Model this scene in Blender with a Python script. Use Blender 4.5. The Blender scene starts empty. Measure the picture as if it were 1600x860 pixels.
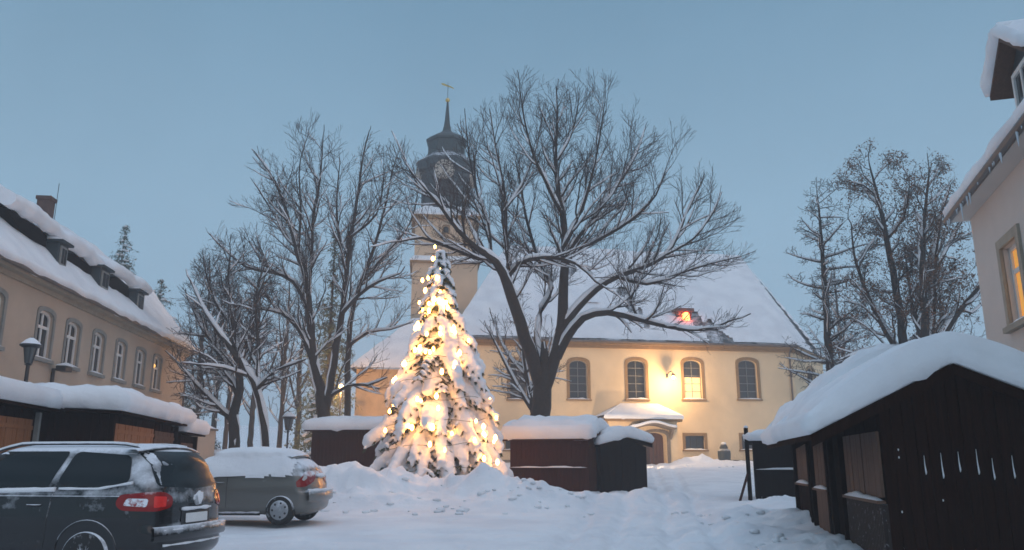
import bpy, bmesh, math, random
from mathutils import Vector, Matrix, noise
from mathutils.bvhtree import BVHTree
R = math.radians
S = bpy.context.scene
COL = S.collection
# ------------------------------------------------------------ camera, sky, added warm fill, exposure
CAMZ, PITCH, FPX = 1.6, R(13.3), 1250.0
cam = bpy.data.objects.new('camera', bpy.data.cameras.new('camera'))
COL.objects.link(cam); S.camera = cam
cam.location = (0, 0, CAMZ); cam.rotation_euler = (R(90) + PITCH, 0, 0)
cam.data.sensor_width = 36; cam.data.lens = 36 * FPX / 1600
cam.data.clip_end = 3000; cam.data.clip_start = 0.1

SUN_EL, SUN_ROT = R(4), R(200)
W = bpy.data.worlds.new('World'); S.world = W; W.use_nodes = True
wt = W.node_tree; wt.nodes.clear()
wo = wt.nodes.new('ShaderNodeOutputWorld'); bg = wt.nodes.new('ShaderNodeBackground')
sky = wt.nodes.new('ShaderNodeTexSky'); sky.sky_type = 'NISHITA'; sky.sun_disc = False
sky.sun_elevation = SUN_EL; sky.sun_rotation = SUN_ROT; sky.ozone_density = 3.0; sky.dust_density = 2.0
tc = wt.nodes.new('ShaderNodeTexCoord'); sep = wt.nodes.new('ShaderNodeSeparateXYZ')
ramp = wt.nodes.new('ShaderNodeValToRGB')
el = ramp.color_ramp.elements                      # overcast dusk cloud: paler low down, darker blue higher, zenith brightened to light the snow
el[0].position = 0.0; el[0].color = (2.4, 3.6, 4.7, 1)
el[1].position = 1.0; el[1].color = (4.9, 6.1, 8.1, 1)
e = el.new(0.30); e.color = (2.05, 3.35, 4.5, 1)
e = el.new(0.56); e.color = (1.15, 2.2, 3.2, 1)
mixs = wt.nodes.new('ShaderNodeMix'); mixs.data_type = 'RGBA'; mixs.inputs['Factor'].default_value = 0.93
wt.links.new(tc.outputs['Generated'], sep.inputs[0]); wt.links.new(sep.outputs['Z'], ramp.inputs[0])
wt.links.new(sky.outputs[0], mixs.inputs['A'])
cn = wt.nodes.new('ShaderNodeTexNoise'); cn.inputs['Scale'].default_value = 2.2; cn.inputs['Detail'].default_value = 7; cn.inputs['Roughness'].default_value = .6
cm = wt.nodes.new('ShaderNodeMapRange'); cm.inputs['From Min'].default_value = .3; cm.inputs['From Max'].default_value = .7; cm.inputs['To Min'].default_value = .94; cm.inputs['To Max'].default_value = 1.06
cv = wt.nodes.new('ShaderNodeVectorMath'); cv.operation = 'SCALE'
wt.links.new(tc.outputs['Generated'], cn.inputs['Vector']); wt.links.new(cn.outputs[0], cm.inputs['Value']); wt.links.new(cm.outputs[0], cv.inputs['Scale'])
wt.links.new(ramp.outputs[0], cv.inputs[0]); wt.links.new(cv.outputs[0], mixs.inputs['B'])
wt.links.new(mixs.outputs['Result'], bg.inputs[0]); wt.links.new(bg.outputs[0], wo.inputs[0])
bg.inputs[1].default_value = 0.118

sl = bpy.data.lights.new('warm_fill', 'SUN'); warm_fill = bpy.data.objects.new('warm_fill', sl); COL.objects.link(warm_fill)  # added warm pink fill for assumed light from the town, not sunlight
sl.energy = 0.42; sl.angle = R(45); sl.color = (1.0, 0.72, 0.62)
warm_fill.rotation_euler = (R(58), 0, R(38))
S.view_settings.view_transform = 'Standard'; S.view_settings.look = 'None'
S.view_settings.exposure = 0.22; S.view_settings.gamma = 1; S.view_settings.use_curve_mapping = False
cy = S.cycles
cy.max_bounces = 5; cy.diffuse_bounces = 3; cy.glossy_bounces = 2; cy.transmission_bounces = 2; cy.volume_bounces = 1
cy.transparent_max_bounces = 4; cy.use_light_tree = True; cy.sample_clamp_indirect = 4; cy.caustics_reflective = False
cy.filter_width = 1.6

# ------------------------------------------------------------ picture measurements -> places
cP, sP = math.cos(PITCH), math.sin(PITCH)
def ray(px, py):
    x = (px - 800) / FPX; yc = (430 - py) / FPX
    return Vector((x, cP - yc * sP, sP + yc * cP))
def P(px, py, Y):
    d = ray(px, py); return Vector((0, 0, CAMZ)) + d * (Y / d.y)
def PZ(px, py, z):
    d = ray(px, py); return Vector((0, 0, CAMZ)) + d * ((z - CAMZ) / d.z)
def pt(x, y, z): return Vector((x, y, z))

# ------------------------------------------------------------ terrain
def lerp_tab(x, tab):
    if x <= tab[0][0]: return tab[0][1]
    for (a, va), (b, vb) in zip(tab, tab[1:]):
        if x <= b: return va + (vb - va) * (x - a) / (b - a)
    return tab[-1][1]
def smooth_tab(x, tab):
    if x <= tab[0][0]: return tab[0][1]
    for (a, va), (b, vb) in zip(tab, tab[1:]):
        if x <= b:
            t = (x - a) / (b - a); t = t * t * (3 - 2 * t); return va + (vb - va) * t
    return tab[-1][1]
GT = [(-40, -.3), (0, 0), (9, .2), (18, .38), (30, .72), (45, 1.25), (60, 1.78), (75, 2.2), (120, 2.6), (400, 3)]
def G0(x, y): return lerp_tab(y, GT)
def nz(x, y, s, seed=0.0): return noise.noise(Vector((x * s + seed, y * s - seed, seed * .37)))
def gauss(x, y, cx, cy_, sx, sy, h, rot=0):
    dx, dy = x - cx, y - cy_
    c, s = math.cos(rot), math.sin(rot)
    u, v = (dx * c + dy * s) / sx, (-dx * s + dy * c) / sy
    q = u * u + v * v
    return h * math.exp(-q) if q < 12 else 0
BANKS = [  # cx, cy, sx, sy, h, rot : ploughed heaps of snow
    (-4.6, 23.4, 1.4, 1.3, 0.78, 0), (-2.6, 23.4, 1.6, 1.2, .52, .1), (-6.0, 23.4, 1.2, 1.2, .45, 0), (-.75, 23.2, 1.0, 1.0, .66, -.2), (-7.6, 23.8, 1.6, 1.2, .3, 0),
    (.9, 22.6, 1.4, .8, .4, -.5), (2.2, 23.5, 1.4, .6, .3, -.2), (4.2, 25.6, 1.4, .7, .28, .2), (.0, 21.7, .8, .7, .3, 0), (-3.5, 21.7, 2.6, .55, .2, 0),
    (12.6, 55, 2.0, 1.2, .42, 0), (15.5, 56, 2.0, 1.2, .12, 0), (19, 55, 2.5, 1.5, .15, 0),
    (-2.5, 27.0, 2.2, 1.4, .3, 0), (7.3, 21.5, 1.2, 2.0, .25, 0), (5.3, 18.2, 1.0, 1.6, .25, .2), (4.3, 15.2, .7, 1.3, .2, .2),
    (5.0, 13.0, .6, 1.6, .2, -.2), (7.6, 9.8, 1.3, .5, .62, 0), (-10.5, 31, 3, 3, .5, 0), (-15, 36, 4, 4, .5, 0), (6.0, 16.5, .5, 1.4, .2, -.2),
]
def G(x, y):
    z = G0(x, y)
    b = 0.0
    for k in BANKS: b += gauss(x, y, *k)
    if b > .01:
        b *= 1 + .4 * nz(x, y, .9, 3.1) + .22 * nz(x, y, 2.3, 7.7)
        b += min(b, .4) * (.2 * nz(x, y, 4.2, 1.3) + .06 * nz(x, y, 11.0, 4.4))
        # ploughed chunks
        c = nz(x, y, 3.2, 9.0)
        if c > .15: b += min(1, b * 2) * (c - .15) * .3
    z += b
    z += .05 * nz(x, y, .35, 2.0) + .02 * nz(x, y, 1.3, 5.0)
    # ruts and trodden snow of the lane that leads to the church
    if 10 < y < 60:
        lx = 1.8 + (y - 12) * .17
        d = (x - lx)
        if abs(d) < 3.2:
            f = 1 - abs(d) / 3.2
            z += f * (.07 * nz(x, y, 2.6, 11) + .06 * nz(x, y, 6.5, 13) + .03 * nz(x, y, 13, 17) - .06)
            for o in (-1.35, -.5, .55, 1.4):
                dd = d - o + .25 * nz(0, y, .3, o)
                if abs(dd) < .22: z -= .09 * (1 - (dd / .22) ** 2)
    for o in (14.6, 15.7, 16.3, 19.1):
        dd = y - o - .05 * x + .3 * nz(x, 0, .2, o)
        if -7 < x < 4 and abs(dd) < .2: z -= .045 * (1 - (dd / .2) ** 2)
    if 12 < y < 32 and -7 < x < 8:          # footprints
        gx, gy = math.floor(x / .55), math.floor(y / .75)
        hsh = math.sin(gx * 127.1 + gy * 311.7) * 43758.5; hsh -= math.floor(hsh)
        if hsh < .22 + .25 * (nz(x, y, .25, 31) > .05):
            h2 = hsh * 97 % 1; fx, fy = (gx + .3 + .4 * h2) * .55, (gy + .3 + .4 * (hsh * 57 % 1)) * .75
            q = ((x - fx) / .09) ** 2 + ((y - fy) / .17) ** 2
            if q < 3: z += -.055 * math.exp(-q * q) + (.018 * math.exp(-(q - 1.7) ** 2 * 4))
    return z

# ------------------------------------------------------------ materials
def nmat(name):
    m = bpy.data.materials.new(name); m.use_nodes = True
    t = m.node_tree; b = t.nodes['Principled BSDF']; return m, t, b
def bump(t, b, scale, strength, dist=.02, detail=4, vec=None, rough=.5):
    n = t.nodes.new('ShaderNodeTexNoise'); n.inputs['Scale'].default_value = scale; n.inputs['Detail'].default_value = detail
    n.inputs['Roughness'].default_value = rough
    bp = t.nodes.new('ShaderNodeBump'); bp.inputs['Strength'].default_value = strength; bp.inputs['Distance'].default_value = dist
    c = t.nodes.new('ShaderNodeTexCoord'); t.links.new(c.outputs['Object'], n.inputs['Vector'])
    t.links.new(n.outputs[0], bp.inputs['Height']); t.links.new(bp.outputs[0], b.inputs['Normal']); return n
def mat(name, col, rough=.8, var=.25, vscale=1.5, bscale=30, bstr=.3, metal=0, spec=.5, coat=0, bdist=.01, stretch=None, col2=None):
    m, t, b = nmat(name)
    b.inputs['Roughness'].default_value = rough; b.inputs['Metallic'].default_value = metal
    b.inputs['Specular IOR Level'].default_value = spec; b.inputs['Coat Weight'].default_value = coat
    if coat: b.inputs['Coat Roughness'].default_value = .06
    c = t.nodes.new('ShaderNodeTexCoord'); n = t.nodes.new('ShaderNodeTexNoise'); n.inputs['Scale'].default_value = vscale
    n.inputs['Detail'].default_value = 6; n.inputs['Roughness'].default_value = .62
    if stretch:
        mp = t.nodes.new('ShaderNodeMapping'); mp.inputs['Scale'].default_value = stretch
        t.links.new(c.outputs['Object'], mp.inputs[0]); t.links.new(mp.outputs[0], n.inputs['Vector'])
    else: t.links.new(c.outputs['Object'], n.inputs['Vector'])
    r = t.nodes.new('ShaderNodeValToRGB'); r.color_ramp.elements[0].position = .3; r.color_ramp.elements[1].position = .7
    lo = tuple(v * (1 - var) for v in col) if col2 is None else col2
    r.color_ramp.elements[0].color = (*lo, 1); r.color_ramp.elements[1].color = (*[min(1, v * (1 + var * .5)) for v in col], 1)
    t.links.new(n.outputs[0], r.inputs[0]); t.links.new(r.outputs[0], b.inputs['Base Color'])
    if bstr:
        n2 = bump(t, b, bscale, bstr, bdist)
        if stretch:
            t.links.new(mp.outputs[0], n2.inputs['Vector'])
    return m
def frosted(name, col, rough, amount, coat=0, snowcol=(.8, .83, .87), thr=(.35, .75), nscale=3.2, metal=0):
    """body surface with powder snow lying where it faces up, blown into patches"""
    m, t, b = nmat(name)
    L = t.links.new
    g = t.nodes.new('ShaderNodeNewGeometry'); s = t.nodes.new('ShaderNodeSeparateXYZ'); L(g.outputs['Normal'], s.inputs[0])
    c = t.nodes.new('ShaderNodeTexCoord'); n = t.nodes.new('ShaderNodeTexNoise'); n.inputs['Scale'].default_value = nscale
    n.inputs['Detail'].default_value = 7; n.inputs['Roughness'].default_value = .68; L(c.outputs['Object'], n.inputs['Vector'])
    a = t.nodes.new('ShaderNodeMath'); a.operation = 'MULTIPLY_ADD'; a.inputs[1].default_value = .75; L(s.outputs['Z'], a.inputs[0])
    k = t.nodes.new('ShaderNodeMath'); k.operation = 'ADD'; k.inputs[1].default_value = amount; L(n.outputs[0], k.inputs[0]); L(k.outputs[0], a.inputs[2])
    r = t.nodes.new('ShaderNodeMapRange'); r.inputs['From Min'].default_value = thr[0]; r.inputs['From Max'].default_value = thr[1]; L(a.outputs[0], r.inputs['Value'])
    mx = t.nodes.new('ShaderNodeMix'); mx.data_type = 'RGBA'; mx.inputs['A'].default_value = (*col, 1); mx.inputs['B'].default_value = (*snowcol, 1)
    L(r.outputs[0], mx.inputs['Factor']); L(mx.outputs['Result'], b.inputs['Base Color'])
    mr = t.nodes.new('ShaderNodeMapRange'); mr.inputs['To Min'].default_value = rough; mr.inputs['To Max'].default_value = .8; L(r.outputs[0], mr.inputs['Value']); L(mr.outputs[0], b.inputs['Roughness'])
    if coat:
        mc = t.nodes.new('ShaderNodeMapRange'); mc.inputs['To Min'].default_value = coat; mc.inputs['To Max'].default_value = 0; L(r.outputs[0], mc.inputs['Value']); L(mc.outputs[0], b.inputs['Coat Weight'])
    b.inputs['Metallic'].default_value = metal
    bp = t.nodes.new('ShaderNodeBump'); bp.inputs['Strength'].default_value = .25; bp.inputs['Distance'].default_value = .02
    L(r.outputs[0], bp.inputs['Height']); L(bp.outputs[0], b.inputs['Normal'])
    return m
def emit(name, col, strength):
    m, t, b = nmat(name); b.inputs['Base Color'].default_value = (*col, 1)
    b.inputs['Emission Color'].default_value = (*col, 1); b.inputs['Emission Strength'].default_value = strength
    return m
def snow_mat(name, sc=6, st=.35, dist=.03):
    m, t, b = nmat(name); b.inputs['Base Color'].default_value = (.86, .87, .89, 1); b.inputs['Roughness'].default_value = .75
    b.inputs['Specular IOR Level'].default_value = .25
    c = t.nodes.new('ShaderNodeTexCoord')
    n1 = t.nodes.new('ShaderNodeTexNoise'); n1.inputs['Scale'].default_value = sc; n1.inputs['Detail'].default_value = 8; n1.inputs['Roughness'].default_value = .6
    t.links.new(c.outputs['Object'], n1.inputs['Vector'])
    bp = t.nodes.new('ShaderNodeBump'); bp.inputs['Strength'].default_value = st; bp.inputs['Distance'].default_value = dist
    t.links.new(n1.outputs[0], bp.inputs['Height']); t.links.new(bp.outputs[0], b.inputs['Normal'])
    n2 = t.nodes.new('ShaderNodeTexNoise'); n2.inputs['Scale'].default_value = .8; n2.inputs['Detail'].default_value = 5
    t.links.new(c.outputs['Object'], n2.inputs['Vector'])
    r = t.nodes.new('ShaderNodeValToRGB'); r.color_ramp.elements[0].position = .35; r.color_ramp.elements[0].color = (.78, .79, .81, 1)
    r.color_ramp.elements[1].position = .6; r.color_ramp.elements[1].color = (.88, .89, .9, 1)
    t.links.new(n2.outputs[0], r.inputs[0]); t.links.new(r.outputs[0], b.inputs['Base Color'])
    return m
M = {}
M['snow'] = snow_mat('snow', 5, .6, .04)
M['ground'] = snow_mat('snow_ground', 6, .6, .05)
M['bark'] = mat('bark', (.04, .029, .022), .95, .4, 8, 40, .6)
M['twig'] = mat('twig', (.06, .042, .036), .95, .3, 8, 40, 0)
M['twig_dark'] = mat('twig_dark', (.06, .05, .045), .95, .3, 8, 40, 0)
M['rust_leaf'] = mat('rust_leaf', (.16, .075, .035), .9, .4, 8, 40, 0)
M['needle'] = mat('needle', (.045, .07, .03), .8, .5, 12, 40, 0)
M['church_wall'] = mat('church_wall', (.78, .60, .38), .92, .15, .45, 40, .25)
M['church_trim'] = mat('church_trim', (.30, .185, .085), .9, .2, 3, 30, .3)
M['stone'] = mat('stone', (.22, .18, .14), .9, .3, 4, 25, .5)
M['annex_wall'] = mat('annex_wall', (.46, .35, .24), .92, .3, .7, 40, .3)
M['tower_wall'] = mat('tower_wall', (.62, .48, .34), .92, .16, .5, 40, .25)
M['slate'] = frosted('slate', (.05, .055, .065), .7, -.33, thr=(.3, .6), nscale=1.6)
M['slate_dark'] = frosted('slate_dark', (.028, .042, .048), .6, -.62, thr=(.3, .6), nscale=1.3)
M['copper'] = mat('copper_sheet', (.03, .045, .045), .6, .3, 3, 30, .3)
M['house_wall'] = mat('house_wall', (.49, .39, .30), .92, .14, .6, 60, .25)
M['right_wall'] = mat('right_wall', (.62, .55, .49), .92, .08, .6, 60, .2)
M['trim_grey'] = mat('trim_grey', (.26, .26, .24), .85, .2, 3, 30, .2)
M['trim_tan'] = mat('trim_tan', (.36, .31, .24), .85, .2, 3, 30, .2)
M['white_paint'] = mat('white_paint', (.74, .73, .7), .5, .1, 4, 30, .1)
M['metal_dark'] = mat('metal_dark', (.03, .03, .032), .5, .3, 5, 30, .2)
M['gutter'] = mat('gutter', (.12, .10, .09), .5, .3, 3, 30, .2)
M['gold'] = mat('gold', (.75, .5, .15), .35, .1, 5, 30, 0, metal=1)
M['clock_face'] = mat('clock_face', (.55, .5, .42), .7, .1, 5, 30, 0)
M['brick'] = mat('chimney_brick', (.12, .065, .05), .9, .4, 5, 30, .5)
M['wood_dark'] = mat('wood_dark', (.020, .0065, .003), .92, .45, 3, 18, .6, stretch=(9, 9, .6), spec=.04)
M['wood_black'] = mat('wood_black', (.010, .0045, .003), .92, .4, 3, 18, .6, stretch=(9, 9, .6), spec=.04)
M['wood_red'] = mat('wood_red', (.050, .014, .008), .85, .4, 3, 18, .6, stretch=(9, 9, .6), spec=.04)
M['wood_frost'] = frosted('wood_frost', (.022, .012, .008), .85, -.30, thr=(.30, .5), nscale=14)
M['wood_orange'] = mat('wood_orange', (.30, .11, .035), .65, .35, 2.5, 18, .5, stretch=(9, 9, .7))
M['wood_brown'] = mat('wood_brown', (.10, .048, .026), .75, .4, 2.5, 18, .5, stretch=(9, 9, .7))
M['wood_door'] = mat('wood_door', (.09, .035, .02), .65, .3, 2.5, 18, .4, stretch=(8, 8, .7))
m, t, b = nmat('glass_dark'); b.inputs['Base Color'].default_value = (.025, .03, .035, 1); b.inputs['Roughness'].default_value = .12; b.inputs['Specular IOR Level'].default_value = .6; bump(t, b, 1.2, .12, .03); M['glass'] = m
m, t, b = nmat('car_glass'); b.inputs['Base Color'].default_value = (.012, .016, .018, 1); b.inputs['Roughness'].default_value = .22; M['car_glass'] = m
M['curtain_glow'] = emit('curtain_glow', (.9, .42, .08), .42)
M['lit_window'] = emit('lit_window', (1, .5, .12), 1.6)
# ------------------------------------------------------------ object helpers
WM = {}
def thing(name, label, cat, loc=(0, 0, 0), rz=0, group=None):
    o = bpy.data.objects.new(name, None); COL.objects.link(o)
    o.location = loc; o.rotation_euler = (0, 0, rz); o.empty_display_size = .3
    WM[o.name] = Matrix.Translation(Vector(loc)) @ Matrix.Rotation(rz, 4, 'Z')
    tagit(o, label, cat, group); return o
def tagit(o, label=None, cat=None, group=None, kind=None):
    if label: o['label'] = label
    if cat: o['category'] = cat
    if group: o['group'] = group
    if kind: o['kind'] = kind
    return o
def root_matrix(o):
    while o.parent is not None: o = o.parent
    return WM.get(o.name, Matrix.Identity(4))
class MB:
    def __init__(s): s.v = []; s.f = []
    def add(s, vs, fs):
        n = len(s.v); s.v.extend(vs); s.f.extend([tuple(i + n for i in f) for f in fs]); return s
    def box(s, x0, x1, y0, y1, z0, z1):
        return s.add([Vector(p) for p in ((x0, y0, z0), (x1, y0, z0), (x1, y1, z0), (x0, y1, z0), (x0, y0, z1), (x1, y0, z1), (x1, y1, z1), (x0, y1, z1))],
                     [(0, 3, 2, 1), (4, 5, 6, 7), (0, 1, 5, 4), (1, 2, 6, 5), (2, 3, 7, 6), (3, 0, 4, 7)])
    def prism(s, loop, vec):
        n = len(loop); vec = Vector(vec); vs = [Vector(p) for p in loop] + [Vector(p) + vec for p in loop]
        return s.add(vs, [tuple(range(n))[::-1], tuple(range(n, 2 * n))] + [(i, (i + 1) % n, n + (i + 1) % n, n + i) for i in range(n)])
    def tube(s, pts, rad, k=6, cap=True):
        n = len(pts); vs = []; base = len(s.v)
        for i, p in enumerate(pts):
            d = (pts[min(i + 1, n - 1)] - pts[max(i - 1, 0)])
            if d.length < 1e-9: d = Vector((0, 0, 1))
            d.normalize()
            ref = Vector((0, 0, 1)) if abs(d.z) < .9 else Vector((1, 0, 0))
            a = d.cross(ref); a.normalize(); b_ = d.cross(a); r = rad[i] if hasattr(rad, '__len__') else rad
            for j in range(k):
                t = 2 * math.pi * j / k; vs.append(p + a * (r * math.cos(t)) + b_ * (r * math.sin(t)))
        fs = [(i * k + j, i * k + (j + 1) % k, (i + 1) * k + (j + 1) % k, (i + 1) * k + j) for i in range(n - 1) for j in range(k)]
        if cap and k > 2: fs += [tuple(range(k))[::-1], tuple(range((n - 1) * k, n * k))]
        return s.add(vs, fs)
    def lathe(s, prof, c, k=16, axis='z', square=False):
        """prof: (r, h) list"""
        vs = []
        off = math.pi / k
        for r, h in prof:
            for j in range(k):
                t = 2 * math.pi * j / k + off
                x, y = r * math.cos(t), r * math.sin(t)
                if axis == 'z': q = Vector((x, y, h))
                elif axis == 'y': q = Vector((x, h, y))
                else: q = Vector((h, x, y))
                vs.append(Vector(c) + q)
        n = len(prof)
        fs = [(i * k + j, i * k + (j + 1) % k, (i + 1) * k + (j + 1) % k, (i + 1) * k + j) for i in range(n - 1) for j in range(k)]
        fs += [tuple(range(k))[::-1], tuple(range((n - 1) * k, n * k))]
        return s.add(vs, fs)
    def ball(s, c, rx, ry=None, rz=None, nu=10, nv=7, jit=0, seed=0):
        ry = ry or rx; rz = rz or rx; vs = []; c = Vector(c)
        for i in range(nv + 1):
            ph = math.pi * i / nv
            for j in range(nu):
                th = 2 * math.pi * j / nu
                q = Vector((math.sin(ph) * math.cos(th), math.sin(ph) * math.sin(th), math.cos(ph)))
                f = 1 + (jit * noise.noise(q * 1.7 + c * 3 + Vector((seed, 0, 0))) if jit else 0)
                vs.append(c + Vector((q.x * rx, q.y * ry, q.z * rz)) * f)
        fs = [(i * nu + j, i * nu + (j + 1) % nu, (i + 1) * nu + (j + 1) % nu, (i + 1) * nu + j) for i in range(nv) for j in range(nu)]
        return s.add(vs, fs)
    def grid(s, rows):
        nr, nc = len(rows), len(rows[0])
        return s.add([p for r in rows for p in r], [(i * nc + j, i * nc + j + 1, (i + 1) * nc + j + 1, (i + 1) * nc + j) for i in range(nr - 1) for j in range(nc - 1)])
    def build(s, name, material, parent=None, smooth=False, local=False, label=None, merge=False):
        me = bpy.data.meshes.new(name)
        vs = s.v
        if parent is not None and not local:
            mi = root_matrix(parent).inverted(); vs = [mi @ v for v in vs]
        me.from_pydata([tuple(v) for v in vs], [], s.f)
        if merge or len(s.f) < 60000:
            bm = bmesh.new(); bm.from_mesh(me)
            if merge: bmesh.ops.remove_doubles(bm, verts=bm.verts, dist=1e-4)
            bmesh.ops.recalc_face_normals(bm, faces=bm.faces); bm.to_mesh(me); bm.free()
        if smooth:
            me.polygons.foreach_set('use_smooth', [True] * len(me.polygons))
            if smooth != 'all': me.set_sharp_from_angle(angle=R(40 if smooth is True else smooth))
        me.materials.append(M[material] if isinstance(material, str) else material)
        o = bpy.data.objects.new(name, me); COL.objects.link(o)
        if parent is not None: o.parent = parent
        if label: o['label'] = label
        return o
def bev(o, w=.01, seg=2):
    m = o.modifiers.new('bevel', 'BEVEL'); m.width = w; m.segments = seg; m.limit_method = 'ANGLE'; m.angle_limit = R(40); return o
def copy_tree(o, parent=None, label=None, loc=None):
    c = o.copy(); COL.objects.link(c)
    if parent is not None: c.parent = parent
    if label: c['label'] = label
    if loc is not None: c.location = loc
    for ch in list(o.children): copy_tree(ch, c)
    return c

# ------------------------------------------------------------ facades (vertical planes)
class Fac:
    def __init__(s, A, B):
        s.A = Vector((A.x, A.y, 0)); e = Vector((B.x - A.x, B.y - A.y, 0)); s.L = e.length; s.e = e.normalized()
        s.n = Vector((s.e.y, -s.e.x, 0))
        if s.n.dot(Vector((0, 0, 0)) - s.A) < 0: s.n = -s.n
    def at(s, u, z, d=0.0): p = s.A + s.e * u + s.n * d; return Vector((p.x, p.y, z))
    def uv(s, px, py, d=0.0):
        r = ray(px, py); o = Vector((0, 0, CAMZ)); a = s.A + s.n * d
        t = (a - o).dot(s.n) / r.dot(s.n); q = o + r * t
        return ((q - s.A).dot(s.e), q.z)
def wall_holes(mb, fac, outer, holes, d=0.0, reveal=.2):
    """a wall sheet with real openings and their reveals"""
    bm = bmesh.new(); edges = []
    for loop in [outer] + holes:
        vs = [bm.verts.new((u, 0, z)) for u, z in loop]
        edges += [bm.edges.new((vs[i], vs[(i + 1) % len(vs)])) for i in range(len(vs))]
    bmesh.ops.triangle_fill(bm, edges=edges, use_beauty=True, use_dissolve=False)
    bm.verts.index_update()
    vs = [fac.at(v.co.x, v.co.z, d) for v in bm.verts]
    mb.add(vs, [tuple(v.index for v in f.verts) for f in bm.faces]); bm.free()
    for h in holes:
        n = len(h); a = [fac.at(u, z, d) for u, z in h] + [fac.at(u, z, d - reveal) for u, z in h]
        mb.add(a, [(i, (i + 1) % n, n + (i + 1) % n, n + i) for i in range(n)])
def arch(u0, u1, z0, z1, rise, n=10):
    pts = [(u0, z0), (u1, z0)]
    if rise <= 0: return pts + [(u1, z1), (u0, z1)]
    for i in range(n + 1):
        a = math.pi * i / n; uu = (u0 + u1) / 2 + (u1 - u0) / 2 * math.cos(a)
        pts.append((uu, z1 - rise + rise * math.sin(a) ** .8))
    return pts
def ring(mb, fac, inner, outer, d0, d1):
    n = len(inner); v = []
    for lp, d in ((inner, d0), (outer, d0), (outer, d1), (inner, d1)): v += [fac.at(u, z, d) for u, z in lp]
    fs = []
    for k in range(4):
        a, b_ = k * n, ((k + 1) % 4) * n
        fs += [(a + i, a + (i + 1) % n, b_ + (i + 1) % n, b_ + i) for i in range(n)]
    return mb.add(v, fs)
def fbox(mb, fac, u0, u1, z0, z1, d0, d1):
    return mb.add([fac.at(u, z, d) for u, z, d in ((u0, z0, d0), (u1, z0, d0), (u1, z0, d1), (u0, z0, d1), (u0, z1, d0), (u1, z1, d0), (u1, z1, d1), (u0, z1, d1))],
                  [(0, 3, 2, 1), (4, 5, 6, 7), (0, 1, 5, 4), (1, 2, 6, 5), (2, 3, 7, 6), (3, 0, 4, 7)])
def fsnow(mb, fac, u0, u1, z, d0, d1, h, seed=0):
    """a small heap of snow on a ledge"""
    rows = []
    nu = max(4, int((u1 - u0) / .12)); nv = 5
    for i in range(nu + 1):
        row = []
        a = i / nu
        for j in range(nv + 1):
            b_ = j / nv
            k = (1 - abs(2 * a - 1) ** 4) * (1 - abs(2 * b_ - 1) ** 3)
            hh = h * k * (.75 + .6 * noise.noise(Vector((u0 + a * (u1 - u0) * 2.5, seed, b_))))
            row.append(fac.at(u0 + (u1 - u0) * a, z + max(hh, 0), d0 + (d1 - d0) * b_))
        rows.append(row)
    mb.grid(rows)
def window(parent, fac, u0, u1, z0, z1, rise=0, sw=.14, surround='church_trim', frame='metal_dark', pane='glass', mull=(0.5,), trans=(), depth=.18, fw=.05, proud=.04, sill=True, snow=.06, bar=.03, frost=None):
    """returns the hole loop; window > pane, frame, sill, snow"""
    hole = arch(u0, u1, z0, z1, rise)
    out = arch(u0 - sw, u1 + sw, z0 - (0 if sill else sw), z1 + sw, rise * 1.05 if rise else 0)
    mb = MB(); ring(mb, fac, hole, out, -.02, proud); w = mb.build('window', surround, parent)
    mb = MB(); mb.add([fac.at(u, z, -depth + .01) for u, z in hole], [tuple(range(len(hole)))]); mb.build('pane', pane, w)
    if len(hole) > 4:
        cu, cz = (u0 + u1) / 2, (z0 + z1) / 2
    inn = arch(u0 + fw, u1 - fw, z0 + fw, z1 - fw, rise * .9 if rise else 0)
    mb = MB(); ring(mb, fac, inn, hole, -depth + .02, -depth + .07)
    for m_ in mull:
        c = u0 + (u1 - u0) * m_; fbox(mb, fac, c - bar / 2, c + bar / 2, z0 + fw, z1 - fw - rise * .1, -depth + .025, -depth + .065)
    for t_ in trans:
        c = z0 + (z1 - z0) * t_; fbox(mb, fac, u0 + fw, u1 - fw, c - bar / 2, c + bar / 2, -depth + .028, -depth + .062)
    mb.build('frame', frame, w)
    if sill:
        mb = MB(); fbox(mb, fac, u0 - sw - .05, u1 + sw + .05, z0 - .12, z0 - .002, -depth + .02, proud + .08); mb.build('sill', surround, w)
        if snow:
            mb = MB(); fsnow(mb, fac, u0 - sw, u1 + sw, z0 - .001, -depth + .07, proud + .07, snow, u0); mb.build('snow', 'snow', w, smooth='all')
    return hole

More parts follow.
